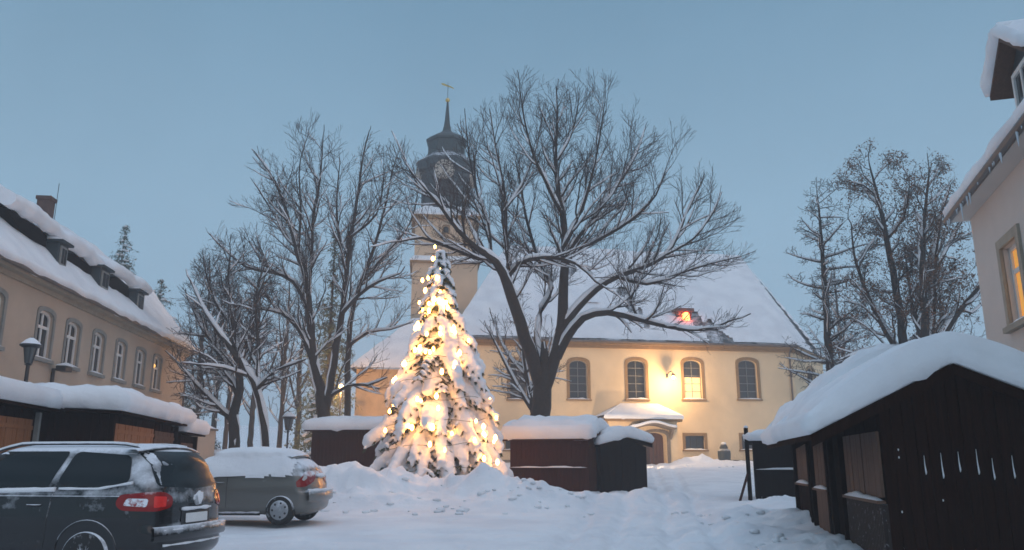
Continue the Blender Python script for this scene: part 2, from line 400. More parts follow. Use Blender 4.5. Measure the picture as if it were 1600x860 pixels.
# ------------------------------------------------------------ snow lying on a roof
def snow_slab(mb, fn, nu, nv, th, seed=0, bulge=.12, fall=.18, nzs=.12, su=1, sv=1, ex=None):
    """fn(u, v) -> Vector on the roof; builds a rounded, uneven slab on top of it"""
    top, bot, exg = [], [], []
    cu = (fn(1, .5) - fn(0, .5)).length; cv = (fn(.5, 1) - fn(.5, 0)).length
    for i in range(nu + 1):
        rt, rb, re_ = [], [], []
        a = .5 - .5 * math.cos(math.pi * i / nu) if nu < 60 else i / nu
        a = .35 * a + .65 * i / nu
        for j in range(nv + 1):
            b_ = .5 - .5 * math.cos(math.pi * j / nv); b_ = .35 * b_ + .65 * j / nv
            p = fn(a, b_)
            du = min(a, 1 - a) * cu; dv = min(b_, 1 - b_) * cv
            ku = math.sqrt(max(0, 1 - max(0, 1 - du / fall) ** 2)) if su else 1
            kv = math.sqrt(max(0, 1 - max(0, 1 - dv / fall) ** 2)) if sv else 1
            n_ = 1 + nzs * noise.noise(Vector((p.x * .8 + seed, p.y * .8, seed))) + nzs * .7 * noise.noise(Vector((p.x * 2.4, p.y * 2.4, seed + 5))) + nzs * .35 * noise.noise(Vector((p.x * 6.5, p.y * 6.5, seed + 8)))
            # edges bulge outward half way up the thickness
            q = Vector(p)
            c = fn(.5, .5)
            k = ku * kv
            q.z += th * k * n_ + (ex(a, b_) * (.4 + .6 * k) if ex else 0)
            edge = (1 - k)
            rt.append(q); rb.append(Vector(p) + Vector((0, 0, .004))); re_.append(ex(a, b_) if ex else 0)
        top.append(rt); bot.append(rb); exg.append(re_)
    # side walls: an intermediate ring pushed outwards
    mb.grid(top)
    bot2 = [list(reversed(r)) for r in bot]; mb.grid(bot2)
    def border(g):
        nr, nc = len(g) - 1, len(g[0]) - 1
        out = [g[0][j] for j in range(nc)] + [g[i][nc] for i in range(nr)] + [g[nr][j] for j in range(nc, 0, -1)] + [g[i][0] for i in range(nr, 0, -1)]
        return out
    tb, bb = border(top), border(bot)
    exb = border(exg)
    n = len(tb); cen = sum(bb, Vector()) / n
    mid1, mid2 = [], []
    for i in range(n):
        prv, nxt = bb[i - 1], bb[(i + 1) % n]
        tg = nxt - prv; o = Vector((tg.y, -tg.x, 0))
        if o.length < 1e-6: o = bb[i] - cen; o.z = 0
        o.normalize()
        if o.dot(bb[i] - cen) < 0: o = -o
        w = 1 + .5 * noise.noise(Vector((bb[i].x * 1.3, bb[i].y * 1.3, seed)))
        w += .28 * noise.noise(Vector((bb[i].x * 5.2, bb[i].y * 5.2, seed + 3)))
        drip = .5 * max(0, noise.noise(Vector((bb[i].x * 3.1, bb[i].y * 3.1, seed + 2))))
        mid2.append(bb[i] + o * bulge * .75 * w + Vector((0, 0, th * (.18 - drip * .9))))
        mid1.append(bb[i] + o * bulge * w + Vector((0, 0, th * .5)))
    # lift the top border so the lip is round
    for i in range(n):
        tb[i].z = bb[i].z + th * .86 + exb[i]; mid1[i].z += max(0, exb[i]) * .5
    vs = []
    for i in range(n):
        vs += [bb[i], mid2[i], mid1[i], tb[i]]
    mb.add(vs, [(4 * i + k, 4 * ((i + 1) % n) + k, 4 * ((i + 1) % n) + k + 1, 4 * i + k + 1) for i in range(n) for k in range(3)])
    return mb

# ------------------------------------------------------------ trees
class Tree:
    def __init__(s, seed, env, Y0, spacing=(.8, .38, .24), ratios=(.5, .45, .45), up=.05, snow=1.0, rtip=.011, ysq=.75, angle=(32, 62), minr=.03, snow_twig=.25, lens=None, droop=0, plaster=.0, wig=.16):
        s.rnd = random.Random(seed); s.b = MB(); s.t = MB(); s.s = MB(); s.Y0 = Y0
        s.env = []
        for (cx, cy_, rx, ry) in env:
            c = P(cx, cy_, Y0); ex = abs(P(cx + rx, cy_, Y0).x - c.x); ez = abs(P(cx, cy_ - ry, Y0).z - c.z)
            s.env.append((c, ex, ex * ysq, ez))
        s.sp = spacing; s.ra = ratios; s.up = up; s.snow = snow; s.rtip = rtip; s.ang = angle; s.minr = minr; s.stw = snow_twig
        s.lens = lens or (3.6, 1.5, .62); s.droop = droop; s.tips = []; s.plaster = plaster; s.wig = wig
    def inside(s, p):
        if not s.env: return True
        for c, a, b_, d in s.env:
            q = ((p.x - c.x) / a) ** 2 + ((p.y - c.y) / b_) ** 2 + ((p.z - c.z) / d) ** 2
            if q < 1: return True
        return False
    def addline(s, pts, rad, lvl):
        r0 = rad[0]
        k = 8 if r0 > .12 else 6 if r0 > .05 else 4 if r0 > .022 else 3
        (s.b if r0 > .045 else s.t).tube(pts, rad, k, cap=False)
        if not s.snow: return
        run, rr = [], []
        small = r0 < s.minr
        if small and s.rnd.random() > s.stw * s.snow: return
        def flush():
            nonlocal run, rr
            if len(run) >= 2:
                rr[0] *= .3; rr[-1] *= .3
                s.s.tube(run, rr, 5 if rr[len(rr) // 2] > .05 else 4, cap=False)
            run, rr = [], []
        for i in range(len(pts) - 1):
            d = (pts[i + 1] - pts[i]); L = d.length or 1; hz = math.sqrt(d.x ** 2 + d.y ** 2) / L
            up_ = Vector((0, 0, 1)) - d * (d.z / (L * L)); up_ = up_ / (up_.length + 1e-6); up_ = up_ if up_.z > 0 else -up_
            r = rad[i]
            if hz > (.12 if r > .1 else .36) and (r > .012) and s.rnd.random() < .93:
                sr = (min(.17, r * .85 + .022)) * min(1, .45 + hz) * (.8 + .4 * s.rnd.random())
                if small: sr = .02 + .012 * s.rnd.random()
                if not run: run.append(pts[i] + up_ * (r * .6 + sr * .4)); rr.append(sr)
                run.append(pts[i + 1] + up_ * (rad[i + 1] * .6 + sr * .4)); rr.append(sr)
            else: flush()
        flush()
        if s.plaster and r0 > .07:
            side = Vector((-.75, -.55, .25)).normalized()
            run, rr = [], []
            for i in range(len(pts)):
                f = noise.noise(pts[i] * .9) + s.plaster
                if f > .1:
                    run.append(pts[i] + side * rad[i] * .72); rr.append(rad[i] * .46)
                else: flush()
            flush()
    def subdiv(s, pts, rad, step=.5):
        out, ro = [], []
        n = len(pts)
        for i in range(n - 1):
            p0 = pts[max(i - 1, 0)]; p1 = pts[i]; p2 = pts[i + 1]; p3 = pts[min(i + 2, n - 1)]
            k = max(2, int((p2 - p1).length / step))
            for j in range(k):
                t = j / k
                q = .5 * ((2 * p1) + (p2 - p0) * t + (2 * p0 - 5 * p1 + 4 * p2 - p3) * t * t + (3 * p1 - p0 - 3 * p2 + p3) * t ** 3)
                w = .35 * rad[i]
                q = q + Vector((noise.noise(q * 1.1), noise.noise(q * 1.1 + Vector((9, 0, 0))), 0)) * w
                out.append(q); ro.append(rad[i] + (rad[i + 1] - rad[i]) * t)
        out.append(pts[-1]); ro.append(rad[-1]); return out, ro
    def limb(s, spec, depth=0.0, bare=0.0, kids=True):
        """spec: (px, py, r) list; depth: how far the tip lies behind (+) or in front (-) of the stem"""
        n = len(spec); pts = []; rad = []
        for i, (px, py, r) in enumerate(spec):
            t = i / (n - 1); y = s.Y0 + depth * t ** 1.3
            pts.append(P(px, py, y)); rad.append(r)
        pts, rad = s.subdiv(pts, rad); s.addline(pts, rad, 0)
        if kids: s.spawn(pts, rad, 0, bare)
        s.ext(pts[-1], (pts[-1] - pts[-3]).normalized(), rad[-1])
    def ext(s, p, d, r): s.branch(p, d, s.lens[0] * .6, r, 1)
    def spawn(s, pts, rad, lvl, bare=0.0):
        if lvl > 2: return
        L = sum((pts[i + 1] - pts[i]).length for i in range(len(pts) - 1)); acc = 0; nxt = s.sp[lvl] * (.5 + s.rnd.random()) + bare * L
        for i in range(len(pts) - 1):
            seg = pts[i + 1] - pts[i]; sl_ = seg.length
            while acc + sl_ > nxt:
                t = (nxt - acc) / sl_; p = pts[i] + seg * t; r = rad[i] + (rad[i + 1] - rad[i]) * t
                f = nxt / L
                d = seg.normalized()
                ax = Vector((s.rnd.gauss(0, 1), s.rnd.gauss(0, 1), s.rnd.gauss(0, 1))); ax = d.cross(ax)
                if ax.length > .01:
                    ax.normalize(); a = R(s.rnd.uniform(*s.ang)); nd = Matrix.Rotation(a, 3, ax) @ d
                    nd.z += s.up * 3 * s.rnd.random() - s.droop; nd.normalize()
                    ln = s.lens[lvl] * s.rnd.uniform(.55, 1.2) * (1.1 - .5 * f)
                    if nd.z < -.35: ln *= .5
                    s.branch(p, nd, ln, min(r * .55, .058 if lvl == 0 else .018 if lvl == 1 else .009), lvl + 1)
                nxt += s.sp[lvl] * s.rnd.uniform(.6, 1.4)
            acc += sl_
    def branch(s, p, d, L, r, lvl):
        if not s.inside(p): 
            if lvl > 1 or s.rnd.random() < .6: return
            L *= .3
        n = max(3, min(9, int(L / .35))) if lvl < 3 else 3
        st = L / n; pts = [p]; rad = [r]; rt = max(s.rtip, r * .25)
        for i in range(n):
            d = d + Vector((s.rnd.gauss(0, s.wig), s.rnd.gauss(0, s.wig), s.rnd.gauss(0, s.wig) + s.up - s.droop * .3)); d.normalize()
            p = p + d * st
            pts.append(p); rad.append(r + (rt - r) * (i + 1) / n)
            if not s.inside(p) and i > 0: break
        s.addline(pts, rad, lvl); s.tips.append(pts[-1])
        if lvl < 3: s.spawn(pts, rad, lvl, .12)
    def finish(s, name, label, base, group='bare trees', leaf=None, leafn=0, twig='twig', bark='bark'):
        rt = thing(name, label, 'tree', base, 0, group)
        s.b.build('trunk', bark, rt, smooth='all')
        s.t.build('crown', twig, rt)
        if s.s.v: s.s.build('snow', 'snow', rt, smooth='all')
        if leaf:
            mb = MB()
            for k in range(leafn):
                c = s.rnd.choice(s.tips) + Vector([s.rnd.gauss(0, .12) for _ in range(3)])
                for q in range(5):
                    p = c + Vector([s.rnd.gauss(0, .09) for _ in range(3)]); a = Vector([s.rnd.gauss(0, .05) for _ in range(3)]); b_ = Vector([s.rnd.gauss(0, .05) for _ in range(3)])
                    mb.add([p, p + a, p + a + b_], [(0, 1, 2)])
            mb.build('leaves', leaf, rt)
        return rt
# ------------------------------------------------------------ ground
def make_ground():
    def axis(segs):
        out = []
        for a, b_, st in segs:
            n = max(1, round((b_ - a) / st)); out += [a + (b_ - a) * i / n for i in range(n)]
        return out + [segs[-1][1]]
    xs = axis([(-420, -60, 40), (-60, -24, 3), (-24, -14, .5), (-14, -8, .2), (-8, 9, .085), (9, 20, .25), (20, 60, 3), (60, 420, 40)])
    ys = axis([(-60, -10, 10), (-10, 8, 1.5), (8, 12.5, .25), (12.5, 27, .085), (27, 40, .22), (40, 58, .3), (58, 90, 2), (90, 420, 40)])
    vs = [(x, y, G(x, y)) for y in ys for x in xs]; n = len(xs)
    fs = [(i * n + j, i * n + j + 1, (i + 1) * n + j + 1, (i + 1) * n + j) for i in range(len(ys) - 1) for j in range(n - 1)]
    me = bpy.data.meshes.new('snowy_ground'); me.from_pydata(vs, [], fs)
    me.polygons.foreach_set('use_smooth', [True] * len(fs)); me.materials.append(M['ground'])
    o = bpy.data.objects.new('snowy_ground', me); COL.objects.link(o); o['kind'] = 'structure'
make_ground()

# ------------------------------------------------------------ church
def quad_grid(a, b_, c, d, nu, nv, keep, up=.22, seed=0):
    """a-b eave, d-c ridge"""
    rows = []
    for j in range(nv + 1):
        t = j / nv; row = []
        for i in range(nu + 1):
            u = i / nu; p = (a.lerp(b_, u)).lerp(d.lerp(c, u), t)
            p = p + Vector((0, 0, up * (1 + .5 * noise.noise(p * .5) + .25 * noise.noise(p * 1.7)) * min(1, .35 + 6 * min(t, 1))))
            row.append(p)
        rows.append(row)
    mb = MB(); mb.v = [p for r in rows for p in r]; n = nu + 1
    for j in range(nv):
        for i in range(nu):
            if keep((i + .5) / nu, (j + .5) / nv): mb.f.append((j * n + i, j * n + i + 1, (j + 1) * n + i + 1, (j + 1) * n + i))
    return mb
ZE = 10.25
cA, cB, cC = PZ(712, 532, ZE), PZ(1238, 545, ZE), PZ(1285, 564, ZE)
fc = Fac(cA, cB)
def build_church():
    ch = thing('church', 'pale yellow church with snowy hipped roof and dark clock tower behind the bare trees', 'church', fc.at(fc.L / 2, G0(0, fc.A.y), 0))
    L = fc.L; zb = 1.2
    M['reflection_glow'] = emit('reflection_glow', (1, .66, .30), .75)
    # main windows
    holes = []
    for px0, px1 in ((797, 823), (890, 918), (981, 1009), (1069, 1097), (1155, 1184)):
        u0 = fc.uv(px0, 600)[0]; u1 = fc.uv(px1, 600)[0]
        z0 = fc.uv((px0 + px1) / 2, 624)[1]; z1 = fc.uv((px0 + px1) / 2, 563)[1]
        lit = px0 == 1069  # the window that gets the emissive reflection patch
        holes.append(window(ch, fc, u0, u1, z0, z1, rise=.42, sw=.22, surround='church_trim', frame='trim_grey', mull=(.5,), trans=(.2, .4, .6, .8), depth=.28, bar=.035, snow=.12))
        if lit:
            gm = MB(); fbox(gm, fc, u0 + .06, u1 - .06, z0 + .06, z0 + (z1 - z0) * .56, -.268, -.262); gm.build('pane_reflection', 'reflection_glow', ch)  # emission stands in for warm light reflected in the lower glass
    for px0, px1 in ((1071, 1101), (1159, 1188)):
        u0 = fc.uv(px0, 690)[0]; u1 = fc.uv(px1, 690)[0]; z0 = fc.uv(px0, 703)[1]; z1 = fc.uv(px0, 681)[1]
        holes.append(window(ch, fc, u0, u1, z0, z1, sw=.2, surround='church_trim', frame='metal_dark', mull=(.33, .66), trans=(), depth=.25, bar=.05, snow=.1))
    u0, u1 = fc.uv(790, 690)[0], fc.uv(812, 690)[0]
    holes.append(window(ch, fc, u0, u1, fc.uv(800, 703)[1], fc.uv(800, 684)[1], sw=.2, mull=(.5,), depth=.25, bar=.05, snow=.1))
    mb = MB(); wall_holes(mb, fc, [(0, zb), (L, zb), (L, ZE), (0, ZE)], holes, 0, .28)
    bk = 16
    for a, b_ in ((fc.at(0, 0), fc.at(0, 0, -bk)),):
        mb.add([pt(a.x, a.y, zb), pt(b_.x, b_.y, zb), pt(b_.x, b_.y, ZE), pt(a.x, a.y, ZE)], [(0, 1, 2, 3)])
    # apse facets on the right
    uC = (cC - fc.A).dot(fc.e); dC = (Vector((cC.x, cC.y, 0)) - fc.A).dot(fc.n)
    C = fc.at(uC, 0, dC); D = fc.at(uC, 0, -bk - dC); Fp = fc.at(L, 0, -bk); E = fc.at(0, 0, -bk)
    for a, b_ in ((C, D), (D, Fp), (Fp, E)):
        mb.add([pt(a.x, a.y, zb), pt(b_.x, b_.y, zb), pt(b_.x, b_.y, ZE), pt(a.x, a.y, ZE)], [(0, 1, 2, 3)])
    mb.build('wall', 'church_wall', ch)
    f2 = Fac(fc.at(L, 0), C)
    ua, ub = f2.L * .42, f2.L * .66
    h = window(ch, f2, ua, ub, f2.uv(1258, 618)[1], f2.uv(1258, 573)[1], rise=.4, sw=.2, mull=(.5,), trans=(.25, .5, .75), depth=.25, bar=.05)
    mb = MB(); wall_holes(mb, f2, [(0, zb), (f2.L, zb), (f2.L, ZE), (0, ZE)], [h], 0, .25); mb.build('apse_wall', 'church_wall', ch)
    # plinth and cornice
    mb = MB(); fbox(mb, fc, -.02, L + .05, zb, fc.uv(1100, 724)[1] + .22, -.1, .1); mb.build('plinth', 'stone', ch)
    mb = MB(); fbox(mb, fc, -.3, L + .1, ZE - .32, ZE - .08, -.1, .22); fbox(mb, fc, -.4, L + .15, ZE - .08, ZE + .1, -.1, .45)
    fbox(mb, f2, 0, f2.L, ZE - .32, ZE - .08, -.1, .22); fbox(mb, f2, -.1, f2.L + .1, ZE - .08, ZE + .1, -.1, .42)
    mb.build('cornice', 'church_trim', ch)
    mb = MB(); mb.tube([fc.at(-.4, ZE + .12, .52), fc.at(L + .2, ZE + .12, .52)], .09, 8); mb.tube([fc.at(L - .35, ZE + .05, .5), fc.at(L - .35, ZE - .5, .12), fc.at(L - .35, zb + .3, .12)], .07, 8)
    mb.build('gutter', 'gutter', ch)
    # roof
    o = .5
    a, b_, c_ = fc.at(-o, ZE + .1, o), fc.at(L + .15, ZE + .1, o), fc.at(uC + .4, ZE + .1, dC + .1)
    d_, f_, e_ = fc.at(uC + .4, ZE + .1, -bk - dC), fc.at(L + .3, ZE + .1, -bk - o), fc.at(-o, ZE + .1, -bk - o)
    ur, zr = fc.uv(1156, 403, -8); ul = fc.uv(792, 400, -8)[0]
    rr, rl = fc.at(ur, zr, -8), fc.at(ul, zr, -8)
    mb = MB()
    for poly in ((a, b_, rr, rl), (b_, c_, rr), (c_, d_, rr), (d_, f_, rr), (f_, e_, rl, rr), (e_, a, rl)):
        mb.add([Vector(p) for p in poly], [tuple(range(len(poly)))])
    roof = mb.build('roof', 'slate_dark', ch, merge=True)
    # bare patches where the snow slid off, given as places on the slope
    pn = (b_ - a).cross(rl - a).normalized()
    def onroof(px, py):
        r = ray(px, py); q = Vector((0, 0, CAMZ)); q = q + r * ((a - q).dot(pn) / r.dot(pn)); v = (q - a).dot((rl - a) - (b_ - a).normalized() * (rl - a).dot((b_ - a).normalized())) / ((rl - a) - (b_ - a).normalized() * (rl - a).dot((b_ - a).normalized())).length_squared
        l, r_ = a.lerp(rl, v), b_.lerp(rr, v); return ((q - l).dot((r_ - l).normalized()) / (r_ - l).length, v)
    pats = [(onroof(x, y), rx, ry) for x, y, rx, ry in ((985, 478, .016, .10), (972, 462, .02, .05), (1000, 492, .010, .05), (1110, 520, .022, .10), (1128, 533, .03, .05), (1088, 505, .016, .10), (893, 425, .02, .06), (880, 455, .014, .05), (1012, 513, .01, .03))]
    def keep(u, v):
        if v < .012: return False
        for (pu, pv), rx, ry in pats:
            q = ((u - pu) / rx) ** 2 + ((v - pv) / ry) ** 2
            if q + .9 * noise.noise(Vector((u * 60, v * 16, 0))) < 1: return False
        return True
    quad_grid(a, b_, rr, rl, 220, 60, keep).build('snow', 'snow', ch, smooth='all')
    def keep2(u, v):
        n_ = .16 * noise.noise(Vector((u * 6, v * 30, 3)))
        return not ((.50 < u + n_ < .74) or u + n_ > .93) or v > .96
    quad_grid(b_, c_, rr + Vector((.02, 0, 0)), rr, 24, 90, keep2).build('snow', 'snow', ch, smooth='all')
    quad_grid(e_, a, rl, rl + Vector((0, .02, 0)), 20, 30, lambda u, v: True).build('snow', 'snow', ch, smooth='all')
    # chimney with the red glow, near the eave
    u, z0 = fc.uv(1066, 520, -2.0); u, zt = fc.uv(1064, 484, -2.0)
    mb = MB(); fbox(mb, fc, u - .62, u + .62, z0 - 1.2, zt - .55, -2.6, -1.5); fbox(mb, fc, u - .8, u + .8, zt - .25, zt, -2.8, -1.3)
    for k in (-.55, .55):
        for q in (-2.55, -1.55): fbox(mb, fc, u + k - .1, u + k + .1, zt - .56, zt - .24, q - .1, q + .1)
    chm = mb.build('chimney', 'brick', ch)
    mb = MB(); fsnow(mb, fc, u - .8, u + .8, zt, -2.8, -1.3, .18, 4); mb.build('snow', 'snow', chm, smooth='all')
    M['red_lamp'] = emit('red_lamp', (1, .12, .03), 14)
    mb = MB(); mb.lathe([(.24, 0), (.28, .1), (.28, .42), (.2, .56), (.02, .6)], fc.at(u + .1, zt - .95, -1.3), 12); mb.build('warning_lamp', 'red_lamp', chm, smooth='all')
    mb = MB(); mb.ball(fc.at(u - .05, zt - .4, -2.05), .13); mb.build('warning_lamp', 'red_lamp', chm, smooth='all')
    # small roof vent with red tin front
    u, z0 = fc.uv(918, 478, -2.6)
    mb = MB(); fbox(mb, fc, u - .8, u + .8, z0 - .8, z0 + .25, -3.4, -2.5); rv = mb.build('roof_hatch', 'brick', ch)
    mb = MB(); fsnow(mb, fc, u - .9, u + .9, z0 + .25, -3.5, -2.4, .3, 7); mb.build('snow', 'snow', rv, smooth='all')
    # ------------ porch
    pd = 3.2
    pu0, pu1 = fc.uv(951, 690, pd)[0], fc.uv(1059, 690, pd)[0]
    pz1 = fc.uv(1010, 659, pd)[1]; pzb = .8
    fp = Fac(fc.at(pu0, 0, pd), fc.at(pu1, 0, pd))
    du0, du1 = fp.uv(1009, 700)[0], fp.uv(1042, 700)[0]; dz1 = fp.uv(1026, 676)[1]; dzb = fp.uv(1026, 737)[1] - .3
    hole = arch(du0, du1, dzb, dz1, .35)
    mb = MB(); wall_holes(mb, fp, [(0, pzb), (fp.L, pzb), (fp.L, pz1), (0, pz1)], [hole], 0, .9)
    for u in (0, fp.L):
        mb.add([fp.at(u, pzb, 0), fp.at(u, pzb, -pd), fp.at(u, pz1, -pd), fp.at(u, pz1, 0)], [(0, 1, 2, 3)])
    mb.build('porch_wall', 'church_wall', ch)
    mb = MB(); mid = arch(du0 - .02, du1 + .02, dzb, dz1 + .02, .35); out = arch(du0 - .24, du1 + .24, dzb, dz1 + .22, .4); ring(mb, fp, mid, out, -.05, .08); mb.build('door_frame', 'stone', ch)
    mb = MB(); mb.add([fp.at(u, z, -.7) for u, z in hole], [tuple(range(len(hole)))])
    w3 = (du1 - du0) / 6
    for k in range(6):
        fbox(mb, fp, du0 + w3 * k + .03, du0 + w3 * (k + 1) - .03, dzb + .1, dz1 - .5, -.7, -.66)
    dr = mb.build('door', 'wood_door', ch)
    mb = MB(); fbox(mb, fp, (du0 + du1) / 2 - .02, (du0 + du1) / 2 + .02, dzb, dz1 - .05, -.66, -.62); mb.ball(fp.at((du0 + du1) / 2 + .15, dzb + 1.3, -.6), .05); mb.build('handle', 'metal_dark', dr)
    mb = MB(); fbox(mb, fp, -.3, fp.L + .3, pz1, pz1 + .16, -pd, .3); prc = mb.build('porch_cornice', 'church_trim', ch)
    zt = fc.uv(1003, 636, 0.4)[1]; uL, uR = fc.uv(972, 630, .4)[0] - pu0, fc.uv(1030, 630, .4)[0] - pu0
    ea, eb, ec, ed = fp.at(-.35, pz1 + .16, .38), fp.at(fp.L + .35, pz1 + .16, .38), fp.at(uR, zt, -pd + .05), fp.at(uL, zt, -pd + .05)
    mb = MB(); mb.add([ea, eb, ec, ed, fp.at(-.35, pz1 + .16, -pd), fp.at(fp.L + .35, pz1 + .16, -pd)], [(0, 1, 2, 3), (1, 5, 2), (4, 0, 3), (3, 2, 5, 4)]); pr = mb.build('porch_roof', 'slate_dark', ch)
    mb = MB(); snow_slab(mb, lambda u, v: (ea.lerp(eb, u)).lerp(ed.lerp(ec, u), v), 26, 12, .32, 3, bulge=.05, sv=0, fall=.3)
    for q in ((eb, fp.at(fp.L + .35, pz1 + .16, -pd), ec), (fp.at(-.35, pz1 + .16, -pd), ea, ed)):
        mb.add([p + Vector((0, 0, .25)) for p in q], [(0, 1, 2)])
    mb.build('snow', 'snow', pr, smooth=True)
    # curved canopy over the door
    cu0, cu1 = fp.uv(982, 668)[0], fp.uv(1050, 668)[0]; cz = fp.uv(1016, 664)[1]
    def can(u, v, up=0):
        a_ = 2 * u - 1; prof = .30 * (math.cos(a_ * math.pi) * .5 + .5)
        return fp.at(cu0 + (cu1 - cu0) * u, cz - .28 + prof + up + .05 * (1 - v), .9 - v * .9)
    rows = [[can(i / 20, j / 4) for i in range(21)] for j in range(5)]; rows2 = [[can(i / 20, j / 4, -.09) for i in range(20, -1, -1)] for j in range(5)]
    mb = MB(); mb.grid(rows); mb.grid(rows2); mb.grid([rows[0], list(reversed(rows2[0]))]); cn = mb.build('door_canopy', 'stone', ch)
    mb = MB(); snow_slab(mb, lambda u, v: can(u, v, .01), 24, 6, .2, 5, bulge=.05); mb.build('snow', 'snow', cn, smooth='all')
    for u in (cu0 + .15, cu1 - .15):
        mb = MB(); mb.add([fp.at(u - .08, cz - .3, 0.01), fp.at(u + .08, cz - .3, .01), fp.at(u + .08, cz - .3, .7), fp.at(u - .08, cz - .3, .7), fp.at(u - .08, cz - 1.0, .01), fp.at(u + .08, cz - 1.0, .01)], [(0, 1, 2, 3), (4, 5, 1, 0), (3, 2, 5, 4), (0, 3, 4), (1, 5, 2)]); mb.build('canopy_bracket', 'stone', ch)
    # ------------ annex left of the tower
    zan = PZ(600, 576, 7.4)
    fa = Fac(P(556, 600, 57), fc.at(-.1, 0, -.5))
    fa_z = fa.uv(600, 577)[1]
    hs = []
    for px in ():
        u = fa.uv(px, 610)[0]; hs.append(window(ch, fa, u - .5, u + .5, fa.uv(px, 640)[1], fa.uv(px, 612)[1], sw=.18, depth=.22, mull=(.5,), trans=(.5,), bar=.05))
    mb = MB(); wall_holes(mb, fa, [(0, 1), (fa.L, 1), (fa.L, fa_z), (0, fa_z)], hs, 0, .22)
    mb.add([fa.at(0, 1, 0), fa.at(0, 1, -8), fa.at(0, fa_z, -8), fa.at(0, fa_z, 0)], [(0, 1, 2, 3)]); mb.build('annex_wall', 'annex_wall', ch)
    p1, p2 = fa.at(-.4, fa_z, .4), fa.at(fa.L, fa_z, .4); zt = fa.uv(650, 500, -4)[1]; p3, p4 = fa.at(fa.L, zt, -4.5), fa.at(3.6, zt, -4.5); p5 = fa.at(-.4, fa_z, -8)
    mb = MB(); mb.add([p1, p2, p3, p4, p5], [(0, 1, 2, 3), (0, 3, 4)]); mb.build('annex_roof', 'slate_dark', ch)
    mb = quad_grid(p1, p2, p3, p4, 50, 20, lambda u, v: True); mb.add([p + Vector((0, 0, .2)) for p in (p5, p1, p4)], [(0, 1, 2)]); mb.build('snow', 'snow', ch, smooth='all')
    # ------------ tower
    yt = 63.5
    ft = Fac(P(643, 450, yt), P(746, 450, yt + .6)); ww = ft.L
    z1 = ft.uv(700, 412)[1]; z2 = ft.uv(700, 337)[1]
    def blk(mb, ins, za, zb_, out=0): fbox(mb, ft, ins - out, ww - ins + out, za, zb_, -(ww - ins) - out, -ins + out)
    sw_ = [window(ch, ft, ft.uv(px, 358)[0] - .22, ft.uv(px, 358)[0] + .22, ft.uv(px, 364)[1], ft.uv(px, 353)[1], rise=.15, sw=.1, mull=(), sill=False, depth=.3) for px in (697,)]
    mb = MB(); wall_holes(mb, ft, [(0.15, z1), (ww - .15, z1), (ww - .15, z2), (.15, z2)], sw_, -.15, .3)
    for u in (.15, ww - .15): mb.add([ft.at(u, z1, -.15), ft.at(u, z1, -ww + .15), ft.at(u, z2, -ww + .15), ft.at(u, z2, -.15)], [(0, 1, 2, 3)])
    mb.add([ft.at(.15, z1, -ww + .15), ft.at(ww - .15, z1, -ww + .15), ft.at(ww - .15, z2, -ww + .15), ft.at(.15, z2, -ww + .15)], [(0, 1, 2, 3)])
    mb.build('tower_wall', 'tower_wall', ch)
    mb = MB(); blk(mb, 0, .8, z1); mb.build('tower_base', 'tower_wall', ch)
    mb = MB(); blk(mb, 0, z1, z1 + .18, .2); blk(mb, 0, z2 - .3, z2, .2); mb.build('tower_cornice', 'church_trim', ch)
    mb = MB()
    for z, h, o1, i1 in ((z1 + .18, .5, .2, .16), (z2, 1.1, .2, .9)):
        q = [(-o1, o1), (ww + o1, o1), (ww + o1, -ww - o1), (-o1, -ww - o1)]; q2 = [(i1, -i1), (ww - i1, -i1), (ww - i1, -ww + i1), (i1, -ww + i1)]
        v = [ft.at(u, z, d) for u, d in q] + [ft.at(u, z + .12, d) for u, d in q] + [ft.at(u, z + h, d) for u, d in q2]
        mb.add(v, [(i + 4 * k, (i + 1) % 4 + 4 * k, (i + 1) % 4 + 4 * k + 4, i + 4 * k + 4) for k in (0, 1) for i in range(4)] + [(8, 9, 10, 11)])
    mb.build('snow', 'snow', ch, smooth=True)
    cx = ft.at(ft.uv(697, 300)[0] + .05, 0, -ww / 2); yb = cx.y
    def zz(py): return P(697, py, yb)[2]
    k = 1 / FPX * (yb * cP + 8)          # metres per picture pixel up there
    def lat(prof, n=8): 
        prof = [(r, py + 12.5 * r / 38) for r, py in prof]; mb = MB(); c8 = 1 / math.cos(math.pi / 8) if n == 8 else 1
        mb.lathe([(r * k * c8, zz(py)) for r, py in prof], (cx.x, cx.y, 0), n); return mb
    lat([(35, 333), (35, 268), (38, 264)]).build('belfry', 'slate_dark', ch)
    lat([(36, 274), (36, 262), (41, 259.5), (43, 257), (43, 247), (41, 244.5), (31, 240), (28, 237)]).build('clock_storey', 'slate_dark', ch)
    lat([(27.5, 240), (27, 232), (27, 218), (30, 216), (30, 213), (25, 210), (13, 207), (7, 204)]).build('lantern', 'copper', ch)
    lat([(8, 207), (6, 201), (4.6, 194), (3.6, 186), (2.8, 176), (1.9, 166), (1.2, 158)]).build('spire', 'copper', ch, smooth=True)
    mb = MB(); mb.ball((cx.x, cx.y, zz(157)), 3.6 * k); mb.build('finial_ball', 'gold', ch, smooth='all')
    mb = MB(); mb.tube([pt(cx.x, cx.y, zz(160)), pt(cx.x, cx.y, zz(129))], .025, 6); mb.build('finial_rod', 'metal_dark', ch)
    mb = MB(); z = zz(135); q = [(-11, 5), (-6, 5), (-1, 2), (4, .2), (9, -3), (9, -4.5), (3, -1.6), (-3, .2), (-9, 2.5)]
    mb.prism([pt(cx.x + a_ * k, cx.y, z + b_ * k) for a_, b_ in q], (0, .05, 0)); mb.build('weather_vane', 'gold', ch)
